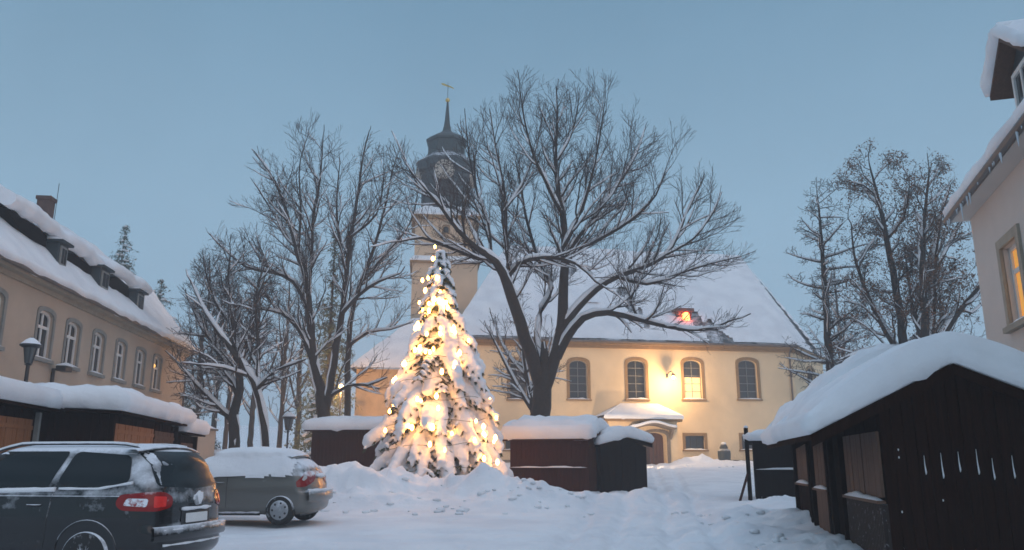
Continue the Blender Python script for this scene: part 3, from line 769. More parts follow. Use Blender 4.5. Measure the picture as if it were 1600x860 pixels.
    # clocks on four faces (two can be seen)
    def clock(dirv):
        dv = Vector(dirv).normalized(); sd = Vector((dv.y, -dv.x, 0)) * -1; c0 = Vector((cx.x, cx.y, zz(266 + 13.5))) + dv * (43.6 * k)
        def q(u, w, d=0): return c0 + sd * u + Vector((0, 0, w)) + dv * d
        r = 14.5 * k; n = 28
        mb = MB(); f = [q(r * math.cos(2 * math.pi * i / n), r * math.sin(2 * math.pi * i / n), .05) for i in range(n)]; b2 = [q(r * math.cos(2 * math.pi * i / n), r * math.sin(2 * math.pi * i / n), -.6) for i in range(n)]
        mb.add(f + b2, [tuple(range(n))] + [(i, (i + 1) % n, n + (i + 1) % n, n + i) for i in range(n)]); ck = mb.build('clock', 'clock_face', ch)
        mb = MB()
        for i in range(12):
            a_ = 2 * math.pi * i / 12; r0, r1 = r * .70, r * .93; w_ = .055
            s_, c_ = math.sin(a_), math.cos(a_); mb.add([q(r0 * s_ - w_ * c_, r0 * c_ + w_ * s_, .07), q(r1 * s_ - w_ * c_, r1 * c_ + w_ * s_, .07), q(r1 * s_ + w_ * c_, r1 * c_ - w_ * s_, .07), q(r0 * s_ + w_ * c_, r0 * c_ - w_ * s_, .07)], [(0, 1, 2, 3)])
        for rr_ in (.95, .66):
            vs = []
            for i in range(n):
                a_ = 2 * math.pi * i / n
                for f_ in (rr_, rr_ + .045): vs.append(q(r * f_ * math.cos(a_), r * f_ * math.sin(a_), .065))
            mb.add(vs, [(2 * i, 2 * i + 1, (2 * i + 3) % (2 * n), (2 * i + 2) % (2 * n)) for i in range(n)])
        mb.build('clock_numerals', 'metal_dark', ck)
        for a_, ln, w_ in ((R(-15), r * .55, .09), (R(-55), r * .82, .06)):
            mb = MB(); s_, c_ = math.sin(a_), math.cos(a_); mb.add([q(-.3 * s_ - w_ * c_, -.3 * c_ + w_ * s_, .1), q(ln * s_ - w_ * .4 * c_, ln * c_ + w_ * .4 * s_, .1), q(ln * s_ + w_ * .4 * c_, ln * c_ - w_ * .4 * s_, .1), q(-.3 * s_ + w_ * c_, -.3 * c_ - w_ * s_, .1)], [(0, 1, 2, 3)]); mb.build('clock_hand', 'metal_dark', ck)
    clock((.02, -1, 0)); clock((1, .02, 0)); clock((-1, .02, 0))
    # louvred sound holes
    for dx in (0,):
        u = ft.uv(697, 300)[0]
        mb = MB(); fbox(mb, ft, u - .5, u + .5, zz(318), zz(290), -.6, -.38)
        for i in range(9): zc = zz(318) + (zz(290) - zz(318)) * (i + .5) / 9; fbox(mb, ft, u - .46, u + .46, zc - .05, zc + .02, -.4, -.3)
        mb.build('louvre', 'metal_dark', ch)
    return fp
fporch = build_church()

# flood lamp on the church wall
def wall_lamp():
    u, z = fc.uv(1052, 590, 1.3)
    t = thing('wall_lamp', 'lit lamp on a bracket between the church windows above the porch', 'lamp', fc.at(u, z, 0))
    mb = MB(); mb.tube([fc.at(u, z + .25, -.02), fc.at(u, z + .5, .6), fc.at(u, z + .45, 1.1), fc.at(u, z + .25, 1.3)], .03, 6); fbox(mb, fc, u - .08, u + .08, z + .1, z + .4, .005, .04); mb.build('bracket', 'metal_dark', t)
    mb = MB(); mb.lathe([(.05, .3), (.1, .26), (.18, .16), (.19, .13)], fc.at(u, z, 1.3), 14); mb.build('lamp_shade', 'metal_dark', t, smooth=True)
    M['lamp_bulb'] = emit('lamp_bulb', (1, .6, .22), 12)
    mb = MB(); mb.ball(fc.at(u, z, 1.3), .12, None, .14, 12, 8); mb.build('bulb', 'lamp_bulb', t, smooth='all')
    l = bpy.data.lights.new('wall_lamp_light', 'POINT'); l.energy = 680; l.color = (1, .62, .3); l.shadow_soft_size = .14
    lo = bpy.data.objects.new('wall_lamp_light', l); COL.objects.link(lo); lo.parent = t; lo.location = WM[t.name].inverted() @ fc.at(u, z - .32, 1.8)
wall_lamp()

# flood lamp added to wash the long wall; the real source is unseen
def added_flood():
    p = fc.at(fc.uv(962, 720, 9)[0], 0, 9.0); zg = G(p.x, p.y)
    t = thing('added_flood', 'added low flood lamp, hidden behind the black hut to wash the church wall', 'flood lamp', (p.x, p.y, zg), 0)
    d = (fc.at(fc.L * .62, 0, 0) - p); d.z = 0; d.normalize(); e = Vector((d.y, -d.x, 0))
    mb = MB(); mb.tube([pt(p.x, p.y, zg - .2), pt(p.x, p.y, zg + .5)], .04, 8); mb.build('stake', 'metal_dark', t)
    mb = MB(); c = Vector((p.x, p.y, zg + .62)); b_ = [c + e * a * .24 + Vector((0, 0, b2 * .15)) for a, b2 in ((-1, -1), (1, -1), (1, 1), (-1, 1))]
    mb.prism([q - d * .12 for q in b_], d * .2); mb.build('housing', 'metal_dark', t)
    M['added_flood_glass'] = emit('added_flood_glass', (1, .62, .28), 6)
    mb = MB(); mb.prism([c + (q - c) * .85 + d * .081 for q in b_], d * .01); mb.build('glass', 'added_flood_glass', t)
    l = bpy.data.lights.new('added_flood_light', 'SPOT'); l.energy = FILL_ENERGY; l.color = (1, .68, .42); l.shadow_soft_size = .2; l.spot_size = R(140); l.spot_blend = .6
    lo = bpy.data.objects.new('added_flood_light', l); COL.objects.link(lo); lo.parent = t; lo.location = (d * .15 + Vector((0, 0, .62)))
    lo.rotation_euler = (d + Vector((0, 0, .35))).to_track_quat('-Z', 'Y').to_euler()
FILL_ENERGY = 1300
added_flood()

# memorial stone beside the church wall
def memorial():
    u = fc.uv(1131, 700, 1.2)[0]; z0 = fc.uv(1131, 726, 1.2)[1] - .2; k = 1 / FPX * 60
    t = thing('memorial_stone', 'dark rounded memorial stone with a cap of snow by the church wall', 'memorial', fc.at(u, z0, 1.2))
    c = fc.at(u, 0, 1.2)
    mb = MB(); mb.lathe([(.50, z0), (.50, z0 + .35), (.42, z0 + .4), (.46, z0 + .9), (.44, z0 + 1.15), (.28, z0 + 1.3)], (c.x, c.y, 0), 14); mb.build('body', 'slate_dark', t, smooth=True)
    mb = MB(); mb.lathe([(.28, z0 + 1.28), (.3, z0 + 1.38), (.18, z0 + 1.62), (.05, z0 + 1.7)], (c.x, c.y, 0), 14); mb.build('cap', 'slate_dark', t, smooth=True)
    mb = MB(); mb.ball((c.x, c.y, z0 + 1.66), .2, .2, .12, 10, 6); mb.build('snow', 'snow', t, smooth='all')
memorial()

# ------------------------------------------------------------ left house
HZ = 7.27
hF = PZ(296, 554, HZ); hN = PZ(0, 413, HZ)
hd = (Vector((hN.x, hN.y, 0)) - Vector((hF.x, hF.y, 0))); hd.normalize()
hn_ = Vector((-hd.y, hd.x, 0)); hn_ = hn_ if hn_.x < 0 else -hn_
hF = hF + hn_ * .15; HZ -= .02
fh = Fac(hF + hd * 32, hF)
def build_left_house():
    H = thing('town_house', 'long beige house with arched windows and dormered snowy roof left of the square', 'house', fh.at(fh.L / 2, .3, 0))
    L = fh.L; zb = -.6; holes = []
    specs = [(126, 158, 448, 598), (214, 245, 490, 632), (298, 325, 524, 662), (370, 395, 556, 688), (434, 457, 582, 708), (488, 510, 606, 722)]
    for i, (a, b_, t_, s_) in enumerate(specs):
        k = .4885; x0, x1, yt, ys = a * k, b_ * k, 260 + t_ * k, 260 + s_ * k
        uc = (fh.uv(x0, (yt + ys) / 2)[0] + fh.uv(x1, (yt + ys) / 2)[0]) / 2
        z1 = 6.55; z0 = 4.98
        holes.append(window(H, fh, uc - .54, uc + .54, z0, z1, rise=.2, sw=.13, surround='trim_grey', frame='white_paint', mull=(.5,), trans=(.66,), depth=.16, fw=.09, bar=.1, snow=.08))
        if i == 5:
            mb = MB(); mb.ball(fh.at(uc - .1, z1 - .45, -.12), .09); mb.build('window_lamp', 'lit_window', H)
        last = uc
        if i == 0: first = uc
    stp = (last - first) / 5
    for q in (1, 2, 3):
        uc = first - stp * (q + .42)
        if uc > 1: holes.append(window(H, fh, uc - .54, uc + .54, 4.98, 6.55, rise=.2, sw=.14, surround='trim_grey', frame='white_paint', mull=(.5,), trans=(.66,), depth=.16, fw=.09, bar=.1, snow=.08))
    mb = MB(); wall_holes(mb, fh, [(0, zb), (L, zb), (L, HZ), (0, HZ)], holes, 0, .17)
    D = 7.0
    for u in (0, L): mb.add([fh.at(u, zb, 0), fh.at(u, zb, -D), fh.at(u, HZ, -D), fh.at(u, HZ, 0)], [(0, 1, 2, 3)])
    mb.add([fh.at(0, zb, -D), fh.at(L, zb, -D), fh.at(L, HZ, -D), fh.at(0, HZ, -D)], [(0, 1, 2, 3)])
    D2 = 3.3; ur, zr = fh.uv(226, 447, -D2)
    mb.add([fh.at(L, HZ, 0), fh.at(L, HZ, -D), fh.at(ur, zr, -D2)], [(0, 1, 2)])
    mb.build('wall', 'house_wall', H)
    mb = MB(); fbox(mb, fh, -.2, L + .15, HZ - .16, HZ - .02, -.1, .10); fbox(mb, fh, -.2, L + .25, HZ - .02, HZ + .1, -.1, .36); mb.build('cornice', 'trim_tan', H)
    mb = MB(); mb.tube([fh.at(-.2, HZ + .12, .45), fh.at(L + .3, HZ + .12, .45)], .08, 8); mb.build('gutter', 'gutter', H)
    mb = MB(); mb.tube([fh.at(L - .15, HZ, .4), fh.at(L - .15, HZ - .4, .1), fh.at(L - .15, .5, .1)], .05, 8); mb.build('downpipe', 'gutter', H)
    a, b_, c, d = fh.at(-.3, HZ + .1, .42), fh.at(L + .3, HZ + .1, .42), fh.at(ur, zr, -D2), fh.at(-.3, zr, -D2)
    e, f = fh.at(L + .3, HZ + .1, -D), fh.at(-.3, HZ + .1, -D)
    mb = MB(); mb.add([a, b_, c, d, e, f], [(0, 1, 2, 3), (1, 4, 2), (2, 4, 5, 3), (3, 5, 0)]); mb.build('roof', 'slate_dark', H)
    mb = quad_grid(a, b_, c, d, 160, 24, lambda u, v: True, .28); mb.add([p + Vector((0, 0, .25)) for p in (b_, e, c)], [(0, 1, 2)])
    # thick snow lip over the gutter
    mb2 = MB(); pts = []; n = 90
    for i in range(n + 1):
        u = -.3 + (L + .6) * i / n; pts.append(fh.at(u, HZ + .25 + .07 * noise.noise(Vector((u * .9, 0, 0))), .42 + .07 * noise.noise(Vector((u * 1.7, 3, 0)))))
    mb.tube(pts, [.17 + .05 * noise.noise(Vector((i * .4, 5, 1))) for i in range(n + 1)], 8)
    mb.build('snow', 'snow', H, smooth='all')
    # chimneys
    u, z = fh.uv(72, 318, -D2)
    mb = MB(); fbox(mb, fh, u - .25, u + .25, zr - .6, z + .1, -D2 - .25, -D2 + .25); fbox(mb, fh, u - .30, u + .30, z + .1, z + .25, -D2 - .3, -D2 + .3); cm = mb.build('chimney', 'brick', H)
    mb = MB(); mb.tube([fh.at(u + .9, z - .8, -D2), fh.at(u + .9, z + 1.2, -D2)], .015, 4); mb.build('aerial', 'metal_dark', H)
    # three long shed dormers under one heavy snow shelf
    dd = -.75; k = .4885
    def up(zx, zy): return fh.uv(zx * k, 260 + zy * k, dd)
    dorm = [((16, 128), (62, 158), (128, 200), (150, 222), (148, 258), (100, 232), (56, 196)),
            ((200, 270), (232, 278), (290, 318), (304, 330), (285, 364), (250, 350), (225, 320)),
            ((345, 368), (372, 352), (412, 385), (424, 398), (410, 425), (385, 415), (360, 395))]
    heads = [((146, 258, 185, 330)), (285, 345, 322, 402), (406, 405, 437, 470)]
    slope = (zr - HZ - .1) / (D2 + .42)
    for i, (poly, hd_) in enumerate(zip(dorm, heads)):
        loop = [up(*q) for q in poly]
        mb = MB(); mb.prism([fh.at(u, z, dd) for u, z in loop], fh.n * -1.7); dm = mb.build('dormer', 'wood_black', H)
        x0, y0, x1, y1 = hd_
        u0, z0 = up(x0, y1 - 10); u1, z1 = up(x1, y0 + 8)
        u0, u1 = min(u0, u1), max(u0, u1); z1 = max(z1, z0 + .9); u1 = u0 + max(.75, min(1.3, u1 - u0))
        mb = MB(); fbox(mb, fh, u0, u1, z0 - .1, z1, dd - 1.4, dd + .35); fbox(mb, fh, u0 - .1, u1 + .1, z1, z1 + .08, dd - 1.4, dd + .5); mb.build('dormer_box', 'slate_dark', dm)
        mb = MB(); fbox(mb, fh, u0 + .12, u1 - .12, z0 + .1, z1 - .1, dd + .35, dd + .4); mb.build('dormer_frame', 'trim_grey', dm)
        mb = MB(); fbox(mb, fh, u0 + .2, (u0 + u1) / 2 - .03, z0 + .18, z1 - .18, dd + .4, dd + .415); fbox(mb, fh, (u0 + u1) / 2 + .03, u1 - .2, z0 + .18, z1 - .18, dd + .4, dd + .415); mb.build('pane', 'glass', dm)
        mb = MB(); fsnow(mb, fh, u0 - .12, u1 + .12, z1 + .08, dd - 1.2, dd + .52, .3, i); mb.build('snow', 'snow', dm, smooth='all')
    # the shelf: thick slab of snow above the dormers, edge follows the dormer tops
    edge = [(12, 122), (60, 152), (105, 180), (150, 212), (185, 245), (232, 272), (262, 292), (300, 322), (335, 340), (372, 348), (412, 380), (440, 396), (466, 408)]
    rows = []; 
    pts = [up(*q) for q in edge]; n = 70
    low = []
    for i in range(n + 1):
        t = i / n * (len(pts) - 1); j = min(int(t), len(pts) - 2); f_ = t - j
        low.append((pts[j][0] + (pts[j + 1][0] - pts[j][0]) * f_, pts[j][1] + (pts[j + 1][1] - pts[j][1]) * f_ + .12 * noise.noise(Vector((i * .35, 2, 0)))))
    prof = [(0, -.02, .0), (.22, .0, .05), (.34, .16, .1), (.3, .36, .1), (.1, .5, .0), (-.6, .75, 0), (-1.3, .0, 0)]
    for (d_, z_, _) in prof:
        row = []
        for i, (u, z) in enumerate(low):
            w = 1 + .35 * noise.noise(Vector((u * .9, d_, 7)))
            tgt = HZ + .1 + slope * (.42 - (dd - 1.3)) + .3
            zz_ = z + z_ * w if d_ > -1 else max(z + .5, tgt)
            row.append(fh.at(u, zz_, dd + d_ * (w if d_ > 0 else 1)))
        rows.append(row)
    mb = MB(); mb.grid(rows); mb.add([r[0] for r in rows], [tuple(range(len(rows)))]); mb.add([r[-1] for r in rows], [tuple(range(len(rows)))]); mb.build('snow', 'snow', H, smooth='all')
build_left_house()

# small lamp bracket on the house wall
def bracket_lamp():
    u, z = fh.uv(98, 580, .35)
    t = thing('wall_fixture', 'small dark bracket fixture with snow on the beige house wall', 'wall fixture', fh.at(u, z, 0))
    mb = MB(); mb.tube([fh.at(u, z + .05, -.01), fh.at(u, z + .05, .4)], .04, 6); mb.tube([fh.at(u, z + .05, .05), fh.at(u, z - .45, .05)], .06, 6); mb.build('bracket', 'metal_dark', t)
    mb = MB(); fbox(mb, fh, u - .28, u + .28, z - .02, z + .16, .22, .55); bev(mb.build('housing', 'metal_dark', t), .03)
    mb = MB(); fsnow(mb, fh, u - .3, u + .3, z + .16, .18, .58, .14, 2); mb.build('snow', 'snow', t, smooth='all')
bracket_lamp()

# ------------------------------------------------------------ right house
RZ = 7.6
rF = PZ(1515, 336, RZ)
ang = math.atan2(1175 - 800, 1250) + R(.0)
rd = Vector((-math.sin(ang), -math.cos(ang), 0))
fr = Fac(rF, rF + rd * 14)
def build_right_house():
    H = thing('corner_house', 'tall cream house with snow covered eave and dormer at the right edge', 'house', fr.at(2, .3, 0))
    L = fr.L
    u0 = fr.uv(1574, 450)[0]; zs = fr.uv(1580, 512)[1]; zt = fr.uv(1572, 384)[1]; w = 1.15
    holes = []
    for k in (0, 2.6, 5.2):
        holes.append(window(H, fr, u0 + k, u0 + k + w, zs, zt, sw=.2, surround='trim_tan', frame='white_paint', pane='curtain_glow' if k == 0 else 'glass', mull=(.5,), trans=(.68,), depth=.2, fw=.09, bar=.1, proud=.06, snow=.09))
    mb = MB(); wall_holes(mb, fr, [(0, -1), (L, -1), (L, RZ), (0, RZ)], holes, 0, .22)
    D = 9
    mb.add([fr.at(0, -1, 0), fr.at(0, -1, -D), fr.at(0, RZ, -D), fr.at(0, RZ + 5.2, -D / 2), fr.at(0, RZ, 0)], [(0, 1, 2, 3, 4)])
    mb.add([fr.at(L, -1, 0), fr.at(L, -1, -D), fr.at(L, RZ, -D), fr.at(L, RZ + 5.2, -D / 2), fr.at(L, RZ, 0)], [(0, 1, 2, 3, 4)])
    mb.build('wall', 'right_wall', H)
    ov = .42
    mb = MB(); fbox(mb, fr, -.15, L, RZ - .12, RZ - .02, -.1, ov - .02); mb.build('soffit', 'right_wall', H)
    mb = MB(); mb.tube([fr.at(-.18, RZ - .06, ov + .06), fr.at(L, RZ - .06, ov + .06)], .09, 8); mb.build('gutter', 'gutter', H)
    s = 1.1
    a, b_, c, d = fr.at(-.2, RZ, ov), fr.at(L, RZ, ov), fr.at(L, RZ + s * (D / 2 + ov), -D / 2), fr.at(-.2, RZ + s * (D / 2 + ov), -D / 2)
    mb = MB(); mb.add([a, b_, c, d, fr.at(-.2, RZ, -D - ov), fr.at(L, RZ, -D - ov)], [(0, 1, 2, 3), (3, 2, 5, 4)]); 
    mb.add([p + Vector((0, 0, -.12)) for p in (a, b_, c, d)], [(0, 1, 2, 3)]); mb.build('roof', 'slate_dark', H)
    mb = MB(); snow_slab(mb, lambda u, v: (a.lerp(b_, u)).lerp(d.lerp(c, u), v), 70, 24, .42, 8, bulge=.14, nzs=.3, fall=.5); mb.build('snow', 'snow', H, smooth='all')
    rnd = random.Random(4); mb = MB()
    for k in range(26):
        u = rnd.uniform(-.3, 8); ln = rnd.uniform(.12, .5) * (1.2 if u < 3 else 1)
        p = fr.at(u, RZ + .02, ov + .1); mb.tube([p, p - Vector((0, 0, ln * .5)), p - Vector((0, 0, ln))], [.035, .022, .004], 5)
    m, t, b = nmat('ice'); b.inputs['Base Color'].default_value = (.6, .68, .74, 1); b.inputs['Roughness'].default_value = .15; M['ice'] = m
    mb.build('icicle_fringe', 'ice', H)
    # dormer
    dd = -.55
    du0, dz0 = fr.uv(1590, 186, dd); _, dz1 = fr.uv(1570, 150, dd); dw = 1.5; 
    zt = fr.uv(1588, 92, dd)[1]
    mb = MB(); lp = [(du0, dz0 - .6), (du0 + dw, dz0 - .6), (du0 + dw, dz1 + .3), (du0 + dw / 2, zt + .35), (du0, dz1 + .3)]
    mb.prism([fr.at(u, z, dd) for u, z in lp], fr.n * -2.4); dm = mb.build('dormer', 'slate_dark', H)
    mb = MB(); rr_ = [(du0 + .22, dz0 + .05), (du0 + dw - .22, dz0 + .05), (du0 + dw - .22, dz1 + .1), (du0 + .22, dz1 + .1)]; ri = [(du0 + .32, dz0 + .15), (du0 + dw - .32, dz0 + .15), (du0 + dw - .32, dz1), (du0 + .32, dz1)]
    ring(mb, fr, ri, rr_, dd - .02, dd + .07); fbox(mb, fr, du0 + dw / 2 - .04, du0 + dw / 2 + .04, dz0 + .15, dz1, dd, dd + .05); mb.build('dormer_frame', 'white_paint', dm)
    mb = MB(); fbox(mb, fr, du0 + .32, du0 + dw - .32, dz0 + .15, dz1, dd, dd + .02); mb.build('pane', 'glass', dm)
    ridge = (du0 + dw / 2, zt + .42)
    for sgn in (-1, 1):
        ue = du0 + dw / 2 + sgn * (dw / 2 + .42); ze = dz1 + .3 - .42
        ze = dz1 - .05
        q = [fr.at(ue, ze, dd + .35), fr.at(ridge[0], ridge[1], dd + .35), fr.at(ridge[0], ridge[1], dd - 2.6), fr.at(ue, ze, dd - 2.6)]
        mb = MB(); mb.prism(q, (0, 0, -.1)); mb.build('dormer_roof', 'wood_brown', dm)
        mb = MB(); snow_slab(mb, (lambda q: lambda u, v: (q[0].lerp(q[1], u)).lerp(q[3].lerp(q[2], u), v))(q), 12, 16, .42, sgn, bulge=.16, nzs=.3, fall=.35); mb.build('snow', 'snow', dm, smooth='all')
build_right_house()
# ------------------------------------------------------------ market huts
def boards(mb, fac, u0, u1, z0, z1, d, w=.14, seed=0, t=.02):
    rnd = random.Random(seed); n = max(1, int((u1 - u0) / w)); s = (u1 - u0) / n
    for i in range(n):
        j = rnd.uniform(-.006, .006)
        fbox(mb, fac, u0 + s * i + .004, u0 + s * (i + 1) - .004, z0 + rnd.uniform(-.01, .01), z1, d - t, d + j + .008)
def hbox(mb, fac, u0, u1, z0, z1, d0, d1): fbox(mb, fac, u0, u1, z0, z1, d0, d1)
def hut_shell(t, fac, zg, h, depth, wood, L, gable=None, seed=0):
    """four boarded walls; gable=(ua, za) lifts the front and back walls to an apex"""
    mb = MB()
    def top(u):
        if not gable: return h
        ua, za = gable; return h + (za - h) * (1 - abs(u - ua) / max(ua, L - ua))
    rnd = random.Random(seed); n = int(L / .14)
    for side, dd in ((0, 0), (1, -depth)):
        for i in range(n):
            a, b_ = L * i / n + .004, L * (i + 1) / n - .004; j = rnd.uniform(-.006, .008)
            d0, d1 = (dd - .03, dd + j) if side == 0 else (dd - j, dd + .03)
            zt0, zt1 = top(a), top(b_)
            mb.add([fac.at(a, zg, d0), fac.at(b_, zg, d0), fac.at(b_, zg, d1), fac.at(a, zg, d1), fac.at(a, zt0, d0), fac.at(b_, zt1, d0), fac.at(b_, zt1, d1), fac.at(a, zt0, d1)],
                   [(0, 3, 2, 1), (4, 5, 6, 7), (0, 1, 5, 4), (1, 2, 6, 5), (2, 3, 7, 6), (3, 0, 4, 7)])
    m_ = int(depth / .14)
    for u in (0, L):
        for i in range(m_):
            a, b_ = -depth * i / m_ - .034, -depth * (i + 1) / m_ - .026 + (0 if i < m_ - 1 else .06); j = rnd.uniform(-.006, .008); s = -1 if u == 0 else 1
            fbox(mb, fac, min(u + s * j, u - s * .03), max(u + s * j, u - s * .03), zg, top(u), min(a, b_), max(a, b_))
    return mb.build('wall', wood, t)
def hut_long(label, fac, zg, h, depth, ov, th, wood, rise=.35, panels=(), ledge=None, seed=0, u_ov=.3, group='market huts under deep snow', cat='market hut', posts=True, bulge=.14, fall=.38):
    t = thing('market_hut', label, cat, fac.at(fac.L / 2, zg, -depth / 2), 0, group)
    L = fac.L; hut_shell(t, fac, zg - .3, h, depth, wood, L, None, seed)
    for (u0, u1, z0, z1, m_, nm) in panels:
        mb = MB(); boards(mb, fac, u0, u1, z0, z1, .03, .16, seed + int(u0 * 10)); 
        fbox(mb, fac, u0, u1, z0 + .12, z0 + .2, .045, .06); fbox(mb, fac, u0, u1, z1 - .2, z1 - .12, .045, .06)
        mb.build(nm, m_, t)
    if ledge:
        mb = MB(); fbox(mb, fac, 0, L, ledge - .04, ledge, .01, .22); lg = mb.build('counter_ledge', wood, t)
        mb = MB(); fsnow(mb, fac, .02, L - .02, ledge, .03, .2, .07, seed); mb.build('snow', 'snow', lg, smooth='all')
    if posts:
        for u in (0.03, L - .03):
            mb = MB(); fbox(mb, fac, u - .06, u + .06, zg - .3, h, .02, .12); mb.build('post', wood, t)
    # roof: two slopes along the hut
    D = depth
    def prof(v):
        d = ov - v * (D + 2 * ov); return d, h + rise * (1 - abs(2 * v - 1))
    mb = MB(); q = [prof(0), prof(.5), prof(1)]
    for s_ in (0, 1):
        (d0, z0), (d1, z1) = q[s_], q[s_ + 1]
        mb.add([fac.at(u, z + e, d) for e in (0, .05) for u, z, d in ((-u_ov, z0, d0), (L + u_ov, z0, d0), (L + u_ov, z1, d1), (-u_ov, z1, d1))],
               [(0, 3, 2, 1), (4, 5, 6, 7), (0, 1, 5, 4), (1, 2, 6, 5), (2, 3, 7, 6), (3, 0, 4, 7)])
    for u in (0, L): mb.add([fac.at(u, h, 0), fac.at(u, h, -D), fac.at(u, h + rise, -D / 2)], [(0, 1, 2)])
    rf = mb.build('roof', wood, t)
    def fn(u, v):
        d, z = prof(v); z = h + rise * (1 - (2 * v - 1) ** 2 * .75 - .25 * abs(2 * v - 1)) if 0 < v < 1 else z
        return fac.at(-u_ov + (L + 2 * u_ov) * u, z + .055, d)
    mb = MB(); snow_slab(mb, fn, max(20, int(L * 7)), 26, th, seed * 1.7, bulge=bulge, nzs=.2, fall=fall); mb.build('snow', 'snow', rf, smooth='all')
    return t
def hut_gable(label, fac, zg, h, za, ua, L, ul, ur, zl, zr, depth, fo, th, wood, seed=0, bulge=.16, group='market huts under deep snow', nzs=.22, cat='market hut', arch_=.12):
    """gable faces the viewer; ridge runs away from him. ul/ur: eaves, zl/zr: their heights"""
    t = thing('market_hut', label, cat, fac.at(L / 2, zg, -depth / 2), 0, group)
    mb = hut_shell(t, fac, zg - .4, h, depth, wood, L, (ua, za - .12), seed)
    D0, D1 = fo, -depth - fo * .6
    mb = MB()
    for (a, za_, b_, zb_) in ((ul, zl, ua, za), (ua, za, ur, zr)):
        mb.add([fac.at(u, z + e, d) for e in (-.07, 0) for u, z, d in ((a, za_, D0), (b_, zb_, D0), (b_, zb_, D1), (a, za_, D1))],
               [(0, 3, 2, 1), (4, 5, 6, 7), (0, 1, 5, 4), (1, 2, 6, 5), (2, 3, 7, 6), (3, 0, 4, 7)])
    rf = mb.build('roof', wood, t)
    mb = MB()
    for (a, za_, b_, zb_) in ((ul, zl, ua, za), (ua, za, ur, zr)):
        mb.add([fac.at(u, z + e, d) for e in (-.15, -.003) for u, z, d in ((a, za_, D0 + .005), (b_, zb_, D0 + .005), (b_, zb_, D0 + .035), (a, za_, D0 + .035))],
               [(0, 3, 2, 1), (4, 5, 6, 7), (0, 1, 5, 4), (1, 2, 6, 5), (2, 3, 7, 6), (3, 0, 4, 7)])
    mb.build('verge_board', wood, rf)
    k = (ua - ul) / (ur - ul)
    def fn(u, v):
        if u < k: q = u / k; z = zl + (za - zl) * q; 
        else: q = 1 - (u - k) / (1 - k); z = zr + (za - zr) * q
        return fac.at(ul + (ur - ul) * u, z + .006, D0 + (D1 - D0) * v)
    def ex(u, v):
        w_ = abs(u - k) / (k if u < k else 1 - k)
        return arch_ * (1 - w_ ** 2.1) - .13 * max(0, 1 - w_ / .5) ** 2
    mb = MB(); snow_slab(mb, fn, 44, max(18, int(depth * 7)), th, seed * 2.3, bulge=bulge, nzs=nzs, fall=.36, ex=ex); mb.build('snow', 'snow', rf, smooth='all')
    return t

# right row: the big one in front
ra = R(11)
e1 = Vector((math.cos(ra), -math.sin(ra), 0))
c1 = P(1387, 783, 10.7)
fg1 = Fac(c1, c1 + e1 * 2.4)
dirv = Vector((math.sin(ra), math.cos(ra), 0))
zg1 = .15
t1 = hut_gable('large dark market hut with deep arched snow in the right foreground', fg1, zg1, 2.28, 2.87, .92, 2.4, -.90, 2.85, 1.97, 2.0, 3.3, .16, .34, 'wood_dark', 3, bulge=.12, nzs=.13, arch_=.26)
def side_fac(y0, y1, x=0.0):
    a = c1 + e1 * x + dirv * y0; b_ = c1 + e1 * x + dirv * y1; f = Fac(b_, a); return f
def bay(t, y0, y1, zl, ztop, zb, m_, low, double=True, x=0.0, seed=0):
    f = side_fac(y0, y1, x); L = f.L
    n = 2 if double else 1
    for i in range(n):
        mb = MB(); a, b_ = L * i / n + .015, L * (i + 1) / n - .015
        boards(mb, f, a, b_, zl + .03, ztop, .05, .12, seed + i, .03)
        s = mb.build('shutter', m_, t)
    mb = MB(); fbox(mb, f, 0, L, zl - .04, zl, .02, .13); lg = mb.build('counter_ledge', 'wood_brown', t)
    mb = MB(); fsnow(mb, f, .03, L - .03, zl, .03, .13, .07, seed); mb.build('snow', 'snow', lg, smooth='all')
    mb = MB()
    if low == 'slats':
        k = int(L / .085)
        for i in range(k): fbox(mb, f, L * i / k + .01, L * (i + 1) / k - .022, zb, zl - .05, .03, .075)
        fbox(mb, f, 0, L, zb, zl - .05, .0, .032)
    else: boards(mb, f, 0, L, zb, zl - .05, .045, .16, seed + 5, .04)
    mb.build('counter_front', 'wood_frost' if low == 'slats' else low, t)
bay(t1, .0, 2.2, 1.14, 2.02, -.1, 'wood_brown', 'slats', seed=1)
for y in (2.3, 3.2):
    f = side_fac(y - .05, y + .06); mb = MB(); fbox(mb, f, 0, .11, -.2, 2.2, .0, .12); mb.build('post', 'wood_black', t1)
f = side_fac(2.36, 3.14); mb = MB(); boards(mb, f, 0, f.L, -.2, 2.1, .03, .13, 3); mb.build('door', 'wood_black', t1)
# snow caught in the slots of the gable boards
mb = MB(); sl_ = MB()
for px, ya, yb_ in ((1443, 712, 742), (1469, 708, 748), (1496, 706, 738), (1524, 702, 742), (1549, 716, 750), (1580, 712, 748)):
    u, z1 = fg1.uv(px, ya); z0 = fg1.uv(px, yb_)[1]
    sl_ = MB(); fbox(sl_, fg1, u - .012, u + .012, z0 - .08, z1 + .04, .008, .014); sl_.build('slot', 'wood_black', t1)
    p = [fg1.at(u, z1, .016), fg1.at(u - .002, (z0 + z1) / 2, .018), fg1.at(u + .002, z0 + .03, .022), fg1.at(u, z0, .018)]
    mb = MB(); mb.tube(p, [.002, .006, .011, .003], 5); mb.build('snow', 'snow', t1, smooth='all')
for px, py in ((1403, 703), (1404, 715), (1409, 800), (1473, 782)):
    u, z = fg1.uv(px, py); mb = MB(); mb.ball(fg1.at(u, z, .02), .010, .006, .016, 6, 4); mb.build('snow', 'snow', t1, smooth='all')
# corner board of the gable front

